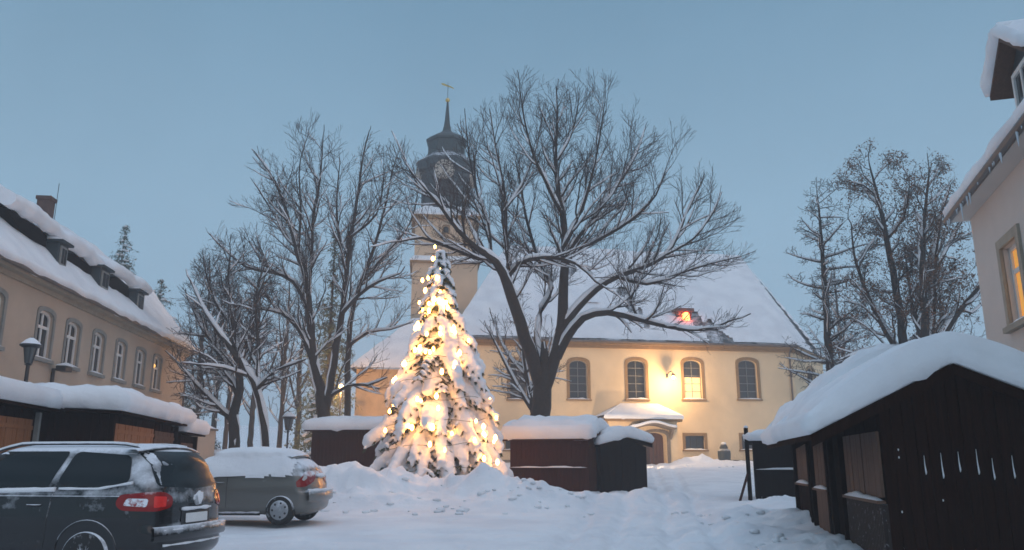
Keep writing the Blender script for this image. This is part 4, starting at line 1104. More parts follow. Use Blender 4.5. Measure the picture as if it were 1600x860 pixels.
c2 = c1 + dirv * 3.5
fg2 = Fac(c2, c2 + e1 * 2.4)
t2 = hut_gable('dark market hut with brown shutters right behind the large right hand hut', fg2, .3, 2.3, 2.9, 1.02, 2.4, -.62, 2.9, 2.0, 2.05, 3.8, .22, .42, 'wood_dark', 5, bulge=.12, nzs=.4, arch_=.42)
bay(t2, 3.6, 5.0, 1.17, 2.0, .1, 'wood_brown', 'wood_brown', False, seed=5)
bay(t2, 5.5, 7.2, 1.22, 2.02, .1, 'wood_brown', 'wood_dark', False, seed=8)
for y in (3.5, 5.1, 5.4, 7.27):
    f = side_fac(y - .05, y + .06); mb = MB(); fbox(mb, f, 0, .11, -.1, 2.2, .0, .12); mb.build('post', 'wood_black', t2)
# small hut at the end of the row
f3 = Fac(P(1179, 730, 24.4), P(1262, 730, 24.0))
t3 = hut_long('small dark hut with a snowy counter ledge at the far end of the right row', f3, .75, P(1200, 692, 24)[2], 2.2, .28, .28, 'wood_black', rise=.08, ledge=P(1200, 734, 24.2)[2], seed=9, u_ov=.12, posts=False)
mb = MB(); q = f3.at(-.18, 0, .1); z3 = P(1168, 668, 24)[2]; mb.box(q.x - .05, q.x + .05, q.y - .05, q.y + .05, .4, z3); mb.build('post', 'wood_black', t3)
mb = MB(); mb.tube([pt(q.x - .02, q.y, 1.35), pt(q.x - .38, q.y - .25, .55)], .05, 4); mb.build('brace', 'wood_red', t3)
mb = MB(); mb.ball((q.x, q.y, z3 + .02), .07, .07, .05, 8, 5); mb.build('snow', 'snow', t3, smooth='all')

# middle pair
fm1 = Fac(P(797, 740, 29.6), P(920, 740, 28.6))
zl = P(860, 731, 29)[2]
tm1 = hut_long('reddish brown hut with a thick straight snow roof below the big bare tree', fm1, .66, P(860, 689, 29)[2], 2.3, .25, .56, 'wood_red', rise=.3, ledge=zl, seed=12, u_ov=.2, posts=False,
               panels=((.1, fm1.L - .1, zl + .1, P(860, 694, 29)[2], 'wood_red', 'shutter'),))
fm2 = Fac(P(938, 740, 29.4), P(1011, 740, 30.0))
tm2 = hut_gable('black hut with low rounded snow roof right of the reddish brown hut', fm2, .6, P(970, 700, 29.6)[2], P(975, 684, 29.6)[2], fm2.L * .55, fm2.L, -.12, fm2.L + .14, P(940, 696, 29.6)[2], P(1010, 693, 29.8)[2], 2.2, .2, .36, 'wood_black', 15, bulge=.1, nzs=.3)
for u0, u1 in ((.08, fm2.L * .44), (fm2.L * .46, fm2.L * .72), (fm2.L * .74, fm2.L - .08)):
    mb = MB(); boards(mb, fm2, u0, u1, .5, P(970, 703, 29.6)[2], .04, .2, int(u0 * 9)); mb.build('door', 'wood_black', tm2)
# hut left of the Christmas tree
fl = Fac(P(486, 700, 33.5), P(606, 700, 33))
tl = hut_long('reddish brown hut with scalloped snow edge left behind the lit Christmas tree', fl, .95, P(540, 674, 33)[2], 2.2, .25, .42, 'wood_red', rise=.2, seed=18, u_ov=.25, posts=False, panels=((.1, fl.L - .1, 1.3, P(540, 678, 33)[2], 'wood_red', 'shutter'),))
# left row
ldir = (ray(588, 725)); ldir = Vector((ldir.x, ldir.y, 0)).normalized()
kb = PZ(172, 640, 2.72); kb.z = 0
endb = kb + ldir * 5.6
fb = Fac(kb, endb)
pz = PZ(172, 640, 2.72)
tb = hut_long('dark hut with an orange board front and rounded snow roof beyond the black minivan', fb, .4, 2.62, 2.3, .34, .5, 'wood_dark', rise=.06, seed=21, u_ov=.3, panels=((.08, 3.4, .9, 2.45, 'wood_orange', 'shutter'), (3.5, 5.5, .9, 2.42, 'wood_brown', 'shutter')), bulge=.2)
kc = endb + ldir * .35; fcx = Fac(kc, kc + ldir * 2.2)
tc_ = hut_long('short dark hut with lower snow roof at the far end of the left row', fcx, .5, 2.42, 2.2, .3, .5, 'wood_dark', rise=.08, seed=24, u_ov=.22, panels=((.2, 2.0, 1.0, 2.2, 'wood_brown', 'shutter'),), bulge=.18)
ka = PZ(96, 642, 2.72); ka.z = 0
sa = ka - ldir * 5.8
fa_ = Fac(sa, ka)
ta = hut_long('dark hut with thick snow roof cut by the left edge above the minivan', fa_, .25, 2.64, 2.2, .3, .44, 'wood_dark', rise=.1, seed=27, u_ov=.12, panels=((2.0, fa_.L - 1.5, .9, 2.45, 'wood_orange', 'shutter'),), bulge=.12, fall=.8)
mb = MB(); fbox(mb, fa_, fa_.L - 1.36, fa_.L - 1.26, .1, 2.6, .02, .1); mb.build('post', 'trim_grey', ta)
# plastered wall end beyond the left row
fw = Fac(P(303, 690, 27.5), P(336, 690, 29))
t = thing('garden_wall', 'short beige plastered wall with snow on top beyond the left huts', 'wall', fw.at(fw.L / 2, .6, 0))
mb = MB(); fbox(mb, fw, 0, fw.L, 0, P(320, 672, 28)[2], -.4, 0); mb.build('body', 'house_wall', t)
mb = MB(); fbox(mb, fw, -.06, fw.L + .06, P(320, 672, 28)[2], P(320, 672, 28)[2] + .07, -.46, .06); mb.build('coping', 'stone', t)
mb = MB(); fsnow(mb, fw, -.05, fw.L + .05, P(320, 672, 28)[2] + .07, -.45, .05, .16, 3); mb.build('snow', 'snow', t, smooth='all')

# ------------------------------------------------------------ lamp posts
def lantern(px, ptop, Y, w, label, lit=False):
    top = P(px, ptop, Y); zg = G0(0, Y) - .3
    t = thing('street_lantern', label, 'street lamp', (top.x, top.y, zg))
    x, y, z = top; c = (x, y, 0)
    mb = MB(); mb.lathe([(.13, zg), (.13, zg + .5), (.09, zg + .6), (.05, zg + .8), (.045, z - w * 2.0), (.09, z - w * 1.95), (.05, z - w * 1.85)], c, 10); mb.build('post', 'metal_dark', t, smooth=True)
    mb = MB()
    for i in range(6):
        a_ = math.pi * i / 3; p0 = pt(x + w * .24 * math.cos(a_), y + w * .24 * math.sin(a_), z - w * 1.85); p1 = pt(x + w * .46 * math.cos(a_), y + w * .46 * math.sin(a_), z - w * .75); mb.tube([p0, p1], .015, 4)
    mb.lathe([(w * .5, z - w * .75), (w * .72, z - w * .62), (w * .70, z - w * .56), (w * .35, z - w * .25), (w * .12, z - w * .1), (.02, z)], c, 12); mb.build('lantern_frame', 'metal_dark', t, smooth=True)
    M.setdefault('lantern_glass', mat('lantern_glass', (.10, .11, .11), .2, .1, 5, 5, 0))
    mb = MB(); mb.lathe([(w * .2, z - w * 1.84), (w * .43, z - w * .77)], c, 12); mb.build('lantern_glass', 'lantern_glass', t, smooth=True)
    mb = MB(); mb.lathe([(w * .66, z - w * .52), (w * .60, z - w * .45), (w * .38, z - w * .22), (w * .12, z - w * .06)], c, 12); mb.build('snow', 'snow', t, smooth=True)
    return t
lantern(50, 527, 19, .34, 'old street lantern with snow on its hood before the beige house')
lantern(452, 643, 40, .5, 'dark street lantern standing far back between the bare trees')
def lit_lamp(px, py, Y, power, label):
    p = P(px, py, Y); zg = G0(0, Y) - .3
    t = thing('globe_lamp', label, 'street lamp', (p.x, p.y, zg))
    mb = MB(); mb.lathe([(.1, zg), (.1, zg + .5), (.05, zg + .7), (.045, p.z - .2), (.1, p.z - .16)], (p.x, p.y, 0), 10); mb.build('post', 'metal_dark', t, smooth=True)
    mb = MB(); mb.ball(p, .13, None, None, 14, 10); M.setdefault('globe_glow', emit('globe_glow', (1, .5, .16), 30)); mb.build('globe', 'globe_glow', t, smooth='all')
    l = bpy.data.lights.new('globe_lamp_light', 'POINT'); l.energy = power; l.color = (1, .5, .18); l.shadow_soft_size = .17
    for dz in (-.35,):
        lo = bpy.data.objects.new('globe_lamp_light', l); COL.objects.link(lo); lo.parent = t; lo.location = (0, 0, p.z - zg + dz)
lit_lamp(533, 604, 50, 2200, 'lit globe lamp glowing orange behind the trunks left of the Christmas tree')

# ------------------------------------------------------------ cars
def cubegrid(nx, ny, nz_, r):
    """surface of a rounded cube in [-1,1]^3"""
    idx = {}; vs = []; fs = []
    def vid(i, j, k):
        key = (i, j, k)
        if key not in idx:
            p = [2 * i / nx - 1, 2 * j / ny - 1, 2 * k / nz_ - 1]; q = [max(-1 + r[a], min(1 - r[a], p[a])) for a in range(3)]
            d = [(p[a] - q[a]) / r[a] for a in range(3)]; l = math.sqrt(sum(v * v for v in d))
            if l > 0:
                m_ = max(abs(v) for v in d); d = [v / l * m_ for v in d]
            idx[key] = len(vs); vs.append([q[a] + d[a] * r[a] for a in range(3)])
        return idx[key]
    for i in range(nx):
        for j in range(ny):
            for k in (0, nz_): fs.append((vid(i, j, k), vid(i + 1, j, k), vid(i + 1, j + 1, k), vid(i, j + 1, k)))
    for i in range(nx):
        for k in range(nz_):
            for j in (0, ny): fs.append((vid(i, j, k), vid(i + 1, j, k), vid(i + 1, j, k + 1), vid(i, j, k + 1)))
    for j in range(ny):
        for k in range(nz_):
            for i in (0, nx): fs.append((vid(i, j, k), vid(i, j + 1, k), vid(i, j + 1, k + 1), vid(i, j, k + 1)))
    return vs, fs
class Car:
    """local frame: rear at x = 0, bonnet towards -x, near flank at y = -W/2"""
    def __init__(s, L, W, zb, top, rear, front, width, r=(.09, .3, .2), crown=.06):
        s.L, s.W, s.zb, s.top, s.rear, s.front, s.width, s.r, s.crown = L, W, zb, top, rear, front, width, r, crown
    def map(s, p, infl=0.0):
        a, b_, c = p; un = (a + 1) / 2; zn = (c + 1) / 2
        T = smooth_tab(un, s.top); z = s.zb + zn * (T - s.zb)
        xr, xf = smooth_tab(z, s.rear), smooth_tab(z, s.front)
        x = -(xr + un * (s.L - xr - xf))
        w = smooth_tab(z, s.width) * (1 - .07 * abs(2 * un - 1) ** 3)
        y = b_ * w
        if zn > .5: z -= s.crown * b_ * b_ * (zn - .5) * 2 * (1 if T > 1.2 else .4)
        # bow of the tail in plan
        if un < .5: x -= .10 * b_ * b_ * (1 - 2 * un) ** 2
        return Vector((x, y, z))
    def body(s, infl=0, n=(90, 22, 34)):
        vs, fs = cubegrid(*n, s.r); mb = MB(); mb.add([s.map(p) for p in vs], fs); return mb
def cut_arches(ob, centres, rad, W):
    for (x, z) in centres:
        for sd in (-1, 1):
            mb = MB(); n = 32; y0 = sd * (W / 2 - .26); y1 = sd * (W / 2 + .3)
            loop = [Vector((x + rad * math.cos(2 * math.pi * i / n), y0, z + rad * math.sin(2 * math.pi * i / n))) for i in range(n)]
            mb.prism(loop, (0, y1 - y0, 0)); c = mb.build('cutter', 'metal_dark', None)
            m_ = ob.modifiers.new('b', 'BOOLEAN'); m_.operation = 'DIFFERENCE'; m_.object = c; m_.solver = 'EXACT'
            dg = bpy.context.evaluated_depsgraph_get(); dg.update(); me = bpy.data.meshes.new_from_object(ob.evaluated_get(dg))
            ob.modifiers.clear(); ob.data = me; bpy.data.objects.remove(c)
class SafeBVH:
    def __init__(s, mb): s.b = BVHTree.FromPolygons([tuple(v) for v in mb.v], mb.f); s.last = None
    def ray_cast(s, o, d, raw=False):
        h = s.b.ray_cast(o, d)
        if h[0] is None and not raw:
            n = s.b.find_nearest(o + Vector(d).normalized() * 1.6); return n
        return h
def bvh_of(mb): return SafeBVH(mb)
def patch(bvh, outline, origin_fn, direction, off=.006, rings=5, thick=.0):
    """outline projected along direction on the body; convex outlines"""
    cu = sum(p[0] for p in outline) / len(outline); cv = sum(p[1] for p in outline) / len(outline)
    d = Vector(direction).normalized(); vs = []; n = len(outline)
    def proj(u, v):
        o = origin_fn(u, v); h = bvh.ray_cast(o, d, True)
        if h[0] is None: 
            return None
        nn = h[1] if h[1].dot(d) < 0 else -h[1]
        return h[0] + nn * off
    last = proj(cu, cv) or origin_fn(cu, cv) + d
    vs.append(last)
    for k in range(1, rings + 1):
        f = k / rings
        for (u, v) in outline:
            q = None; g = f
            for _ in range(6):
                q = proj(cu + (u - cu) * g, cv + (v - cv) * g)
                if q: break
                g *= .96
            vs.append(q or last)
    fs = [(0, 1 + i, 1 + (i + 1) % n) for i in range(n)]
    for k in range(rings - 1):
        a, b_ = 1 + k * n, 1 + (k + 1) * n; fs += [(a + i, b_ + i, b_ + (i + 1) % n, a + (i + 1) % n) for i in range(n)]
    mb = MB(); mb.add(vs, fs); mb.rim = vs[-n:]; return mb
def rounded(poly, r=.06, k=4):
    out = []; n = len(poly)
    for i in range(n):
        p0, p1, p2 = Vector(poly[i - 1]).to_2d(), Vector(poly[i]).to_2d(), Vector(poly[(i + 1) % n]).to_2d()
        a = p1 + (p0 - p1).normalized() * min(r, (p0 - p1).length * .45); b_ = p1 + (p2 - p1).normalized() * min(r, (p2 - p1).length * .45)
        for j in range(k + 1):
            t = j / k; out.append(tuple((1 - t) ** 2 * a + 2 * t * (1 - t) * p1 + t * t * b_))
        m_ = (b_ + (p2 + (p1 - p2).normalized() * min(r, (p2 - p1).length * .45))) / 2
        q0, q1 = b_, p2 + (p1 - p2).normalized() * min(r, (p2 - p1).length * .45)
        ln = (q1 - q0).length; c = int(ln / .12)
        for j in range(1, c + 1): out.append(tuple(q0.lerp(q1, j / (c + 1))))
    return out
def wheel(t, x, y, R_, sd, spokes, style, tw=.2):
    W_ = thing_child = None
    mb = MB(); c = (x, y, R_)
    prof = [(R_ * .66, -tw / 2), (R_ * .9, -tw / 2), (R_ * .98, -tw * .38), (R_, -tw * .2), (R_, tw * .2), (R_ * .98, tw * .38), (R_ * .9, tw / 2), (R_ * .66, tw / 2)]
    mb.lathe(prof, c, 36, 'y'); w = mb.build('wheel', 'tyre', t, smooth=True, local=True)
    mb = MB(); yo = sd * tw * .46
    n = 40
    if style == 'cover':
        # pressed cover with round holes: built as rings and blocks
        mb.lathe([(R_ * .68, yo - sd * .03), (R_ * .68, yo), (R_ * .62, yo + sd * .012), (R_ * .30, yo + sd * .02), (R_ * .1, yo + sd * .03), (.01, yo + sd * .03)], c, 40, 'y')
        mb.build('hub_cover', 'hub_silver', w, smooth=True, local=True)
        mb = MB()
        for i in range(spokes):
            a = 2 * math.pi * (i + .5) / spokes; rr = R_ * .47
            q = (x + rr * math.cos(a), y + yo + sd * .019, R_ + rr * math.sin(a))
            mb.ball(q, R_ * .075, .012, R_ * .075, 10, 6)
        mb.build('vent_hole', 'metal_dark', w, smooth=True, local=True)
    else:
        mb.lathe([(R_ * .70, yo - sd * .08), (R_ * .70, yo), (R_ * .64, yo), (R_ * .63, yo - sd * .08)], c, 36, 'y')
        for i in range(spokes):
            a = 2 * math.pi * i / spokes + .3; ca, sa_ = math.cos(a), math.sin(a)
            for o in (-.05, .05):
                p0 = pt(x + R_ * .12 * ca, y + yo - sd * .0, R_ + R_ * .12 * sa_); b2 = a + o * 2.6; p1 = pt(x + R_ * .66 * math.cos(b2), y + yo - sd * .01, R_ + R_ * .66 * math.sin(b2))
                mb.tube([p0, p1], R_ * .045, 6)
        mb.lathe([(R_ * .17, yo - sd * .02), (R_ * .17, yo + sd * .01), (.01, yo + sd * .016)], c, 16, 'y')
        mb.build('rim', 'hub_silver', w, smooth=True, local=True)
        mb = MB(); mb.lathe([(R_ * .66, yo - sd * .09), (.01, yo - sd * .09)], c, 24, 'y'); mb.build('brake_disc', 'metal_dark', w, local=True)
    return w
m, t_, b = nmat('tyre'); b.inputs['Base Color'].default_value = (.018, .018, .018, 1); b.inputs['Roughness'].default_value = .85; M['tyre'] = frosted('tyre', (.018, .018, .018), .85, -.28, thr=(.28, .6), nscale=9)
M['hub_silver'] = frosted('hub_silver', (.32, .33, .34), .4, -.15, metal=.4, nscale=8)
M['paint_black'] = frosted('paint_black', (.003, .003, .004), .25, -.20, coat=.6, thr=(.42, .85), nscale=3.0)
M['paint_grey'] = frosted('paint_grey', (.15, .145, .13), .35, -.30, coat=.35, thr=(.42, .8), nscale=4, metal=.3)
M['lamp_red'] = frosted('lamp_red', (.24, .006, .006), .2, -.25, coat=.3, thr=(.5, .8), nscale=7)
M['lens_frost'] = frosted('lens_frost', (.30, .01, .01), .3, .02, thr=(.45, .62), nscale=22)
M['lamp_clear'] = mat('lamp_clear', (.5, .48, .46), .15, .1, 5, 5, 0, coat=1)
M['plate_white'] = mat('plate_white', (.72, .72, .7), .4, .06, 6, 5, 0)
M['trim_black'] = frosted('trim_black', (.02, .02, .02), .5, -.30, thr=(.4, .75), nscale=6)
M['frost_glass'] = frosted('frost_glass', (.014, .018, .02), .2, -.22, thr=(.42, .8), nscale=5)

def build_minivan():
    px_r = P(232, 790, 10.35)
    X0, Y0, Z0 = -4.22, 11.25, .13
    t = thing('black_minivan', 'frosted black minivan parked at the left edge with its tail to the right', 'car', (X0, Y0, Z0), R(-9), None)
    L, Wd = 4.85, 1.9
    top = [(0, 1.70), (.12, 1.745), (.45, 1.74), (.60, 1.62), (.78, 1.12), (.92, .98), (1, .80)]
    rear = [(.2, .10), (.42, .0), (.62, .0), (.72, .04), (.95, .05), (1.15, .09), (1.45, .19), (1.72, .36)]
    front = [(.2, .12), (.5, 0), (.8, .08), (1.2, .3)]
    wid = [(.2, .86), (.45, .935), (.8, .95), (1.05, .93), (1.2, .89), (1.72, .70)]
    car = Car(L, Wd, .22, top, rear, front, wid, r=(.10, .22, .16))
    mb = car.body(); bv = bvh_of(mb); body = mb.build('body', 'paint_black', t, local=True)
    cut_arches(body, ((-.98, .36), (-3.9, .36)), .40, Wd); body.data.polygons.foreach_set('use_smooth', [True] * len(body.data.polygons)); body.data.set_sharp_from_angle(angle=R(35))
    H = .335
    for x in (-.98, -3.9):
        for sd in (-1, 1): wheel(t, x, sd * .83, H, sd, 7, 'alloy', .22)
        mb = MB(); mb.box(x - .4, x + .4, -.66, .66, .2, .72); mb.build('wheel_housing', 'metal_dark', t, local=True)
    # side glass
    def side(poly, nm, m_, off=.008, r=.06, sd=-1, par=t):
        return patch(bv, rounded(poly, r), lambda u, v: Vector((u, sd * 2, v)), (0, -sd, 0), off).build(nm, m_, par, smooth='all', local=True)
    for sd in (-1, 1):
        side([(-.50, 1.24), (-.62, 1.58), (-1.42, 1.63), (-1.50, 1.20), (-.72, 1.18)], 'window', 'car_glass', sd=sd, r=.1)
        side([(-1.60, 1.19), (-1.50, 1.63), (-2.62, 1.63), (-2.66, 1.17)], 'window', 'car_glass', sd=sd)
        side([(-2.74, 1.13), (-2.72, 1.59), (-3.3, 1.5), (-3.95, 1.14)], 'window', 'car_glass', sd=sd)
        # snow lying on the sill moulding under the glass
        mb = MB()
        for a, b_, z0, z1, rr in ((-.46, -1.45, 1.24, 1.165, .022), (-1.5, -3.9, 1.155, 1.13, .042)):
            pts = []
            for i in range(25):
                x = a + (b_ - a) * i / 24; z = z0 + (z1 - z0) * min(1, (i / 24) * 2.2); h = bv.ray_cast(Vector((x, sd * 2, z)), Vector((0, -sd, 0)))
                pts.append(h[0] + Vector((0, sd * .01, .0)))
            mb.tube(pts, [rr * (.8 + .5 * noise.noise(p * 5)) for p in pts], 6)
        mb.build('snow', 'snow', t, smooth='all', local=True)
        mb = MB()
        for z0, z1 in ((1.10, 1.075),):
            pts = []
            for i in range(20):
                x = -.42 - 3.2 * i / 19; h = bv.ray_cast(Vector((x, sd * 2, z0 - .03)), Vector((0, -sd, 0))); pts.append(h[0])
            mb.tube(pts, .009, 4)
        mb.build('window_trim', 'trim_black', t, local=True)
        # door gaps
        mb = MB()
        for x0, x1 in ((-1.56, -1.52), (-2.70, -2.70)):
            pts = []
            for i in range(14):
                z = .45 + .68 * i / 13; h = bv.ray_cast(Vector((x0 + (x1 - x0) * i / 13, sd * 2, z)), Vector((0, -sd, 0))); pts.append(h[0] + Vector((0, sd * .001, 0)))
            mb.tube(pts, .006, 4)
        mb.build('door_gap', 'tyre', t, local=True)
        mb = MB(); 
        for x in (-1.75, -2.85):
            h = bv.ray_cast(Vector((x, sd * 2, .96)), Vector((0, -sd, 0)))[0]; mb.tube([h + Vector((.1, 0, 0)), h + Vector((.07, sd * .035, 0)), h + Vector((-.07, sd * .035, 0)), h + Vector((-.1, 0, 0))], .014, 6)
        mb.build('door_handle', 'paint_black', t, smooth='all', local=True)
        # fuel flap recess, sill strip, roof rail
        mb = MB(); pts = [bv.ray_cast(Vector((-.45 - 3.4 * i / 20, sd * .58, 3)), Vector((0, 0, -1)))[0] + Vector((0, 0, .035 if 0 < i < 20 else .0)) for i in range(21)]
        mb.tube(pts, .016, 6); mb.build('roof_rail', 'trim_black', t, smooth='all', local=True)
        mb = MB(); mb.tube([p + Vector((0, 0, .02)) for p in pts[1:-1]], .016, 6); mb.build('snow', 'snow', t, smooth='all', local=True)
        # arch lip
        mb = MB(); pts = []
        for i in range(19):
            a = math.pi * i / 18; x = -.98 + .42 * math.cos(a); z = .36 + .42 * math.sin(a); h = bv.ray_cast(Vector((x, sd * 2, max(z, .3))), Vector((0, -sd, 0)))
            pts.append(h[0])
        mb.tube(pts, .014, 5); mb.build('wheel_arch_lip', 'paint_black', t, smooth='all', local=True)
        # tail lamp wraps round the corner
        dv = Vector((-1, -sd * 1.0, 0)).normalized(); sv = Vector((-dv.y, dv.x, 0))
        o = Vector((0, sd * .95, 0)) - dv * 2
        s_ = -1 if sd < 0 else 1
        ol = rounded([(-.24, 1.05), (-.22, .93), (-.02, .885), (.36, .90), (.42, .98), (.38, 1.09), (.1, 1.12), (-.12, 1.12)], .05)
        mb = patch(bv, ol, lambda u, v: o + sv * (u * s_ * -1) + Vector((0, 0, v)), dv, .012, 6); tl_ = mb.build('tail_lamp', 'lamp_red', t, smooth='all', local=True)
        M.setdefault('lamp_red_bright', mat('lamp_red_bright', (.75, .02, .015), .25, .15, 20, 20, 0))
        ol = rounded([(-.14, 1.06), (-.13, .94), (.02, .93), (.02, 1.07)], .02)
        patch(bv, ol, lambda u, v: o + sv * (u * s_ * -1) + Vector((0, 0, v)), dv, .018, 3).build('reflector', 'lamp_red_bright', tl_, smooth='all', local=True)
        patch(bv, rounded([(.10, .94), (.08, 1.04), (.30, 1.05), (.34, .96)], .03), lambda u, v: o + sv * (u * s_ * -1) + Vector((0, 0, v)), dv, .017, 3).build('clear_lens', 'lens_frost', tl_, smooth='all', local=True)
    # rear glass and tailgate
    def back(poly, nm, m_, off=.008, r=.06, par=t):
        return patch(bv, rounded(poly, r), lambda u, v: Vector((2, u, v)), (-1, 0, 0), off, 6).build(nm, m_, par, smooth='all', local=True)
    back([(-.74, 1.19), (-.64, 1.63), (.64, 1.63), (.74, 1.19), (0, 1.15)], 'rear_window', 'car_glass', r=.08)
    mb = MB(); rows = []
    for j, (dx, dz) in enumerate(((-.22, .02), (-.02, .015), (.03, -.02), (.0, -.045), (-.2, -.03))):
        rows.append([Vector((-.42 + dx - .10 * (y * y), y * .74, 1.70 - .06 * y * y + dz)) for y in [k / 8 for k in range(-8, 9)]])
    mb.grid(rows); mb.build('roof_spoiler', 'paint_black', t, smooth='all', local=True)
    back([(-.27, .72), (-.27, .84), (.27, .84), (.27, .72)], 'number_plate', 'plate_white', .018, .015)
    back([(-.36, .68), (-.34, .90), (.34, .90), (.36, .68)], 'plate_recess', 'trim_black', .008, .03)
    mb = MB()
    for z, hw, rr, dx in ((.655, .78, .032, .015), (.90, .36, .03, .02), (.47, .7, .018, .01)):
        pts = []
        for k in range(21):
            y = -hw + 2 * hw * k / 20; h = bv.ray_cast(Vector((2, y, z)), Vector((-1, 0, 0)))[0]; pts.append(h + Vector((dx, 0, 0)))
        mb.tube(pts, [rr * (.7 + .7 * noise.noise(p * 6)) for p in pts], 6); mb.build('snow', 'snow', t, smooth='all', local=True); mb = MB()
    mb.ball(bv.ray_cast(Vector((2, .05, 1.02)), Vector((-1, 0, 0)))[0], .03, .12, .09, 12, 8, .5); mb.build('snow', 'snow', t, smooth='all', local=True)
    mb = MB(); rows = []
    for z, dx in ((.70, -.01), (.69, .05), (.55, .065), (.52, .03)):
        rows.append([Vector((.0 + dx * .5 - .11 * y * y, y * .88, z)) for y in [k / 10 for k in range(-10, 11)]])
    mb.grid(rows); mb.build('bumper_ledge', 'paint_black', t, smooth='all', local=True)
    mb = MB(); mb.tube([Vector((-.13, -.02, 1.13)), Vector((-.11, .25, 1.125))], .011, 5); mb.build('wiper', 'trim_black', t, local=True)
    mb = MB(); mb.lathe([(.07, .0), (.07, .012), (.05, .018), (.01, .018)], (bv.ray_cast(Vector((2, 0, 1.0)), Vector((-1, 0, 0)))[0].x, 0, 1.0), 20, 'x'); mb.build('badge', 'hub_silver', t, local=True)
    # windscreen and lights at the far end
    patch(bv, rounded([(-.62, 1.2), (-.5, 1.58), (.5, 1.58), (.62, 1.2)], .08), lambda u, v: Vector((-6.5, u, v)), (1, 0, 0), .008, 6).build('windscreen', 'car_glass', t, smooth='all', local=True)
    for sd in (-1, 1):
        patch(bv, rounded([(sd * .52, .72), (sd * .52, .84), (sd * .8, .86), (sd * .8, .74)], .03), lambda u, v: Vector((-6.5, u, v)), (1, 0, 0), .008, 3).build('headlamp', 'lamp_clear', t, smooth='all', local=True)
        mb = MB(); mb.ball((-3.62, sd * 1.03, 1.15), .07, .12, .09, 10, 8); mb.build('mirror', 'paint_black', t, smooth='all', local=True)
for k_, v_ in (('paint_black', .28), ('car_glass', .3), ('lamp_red', .25)): M[k_].node_tree.nodes['Principled BSDF'].inputs['Specular IOR Level'].default_value = v_
build_minivan()

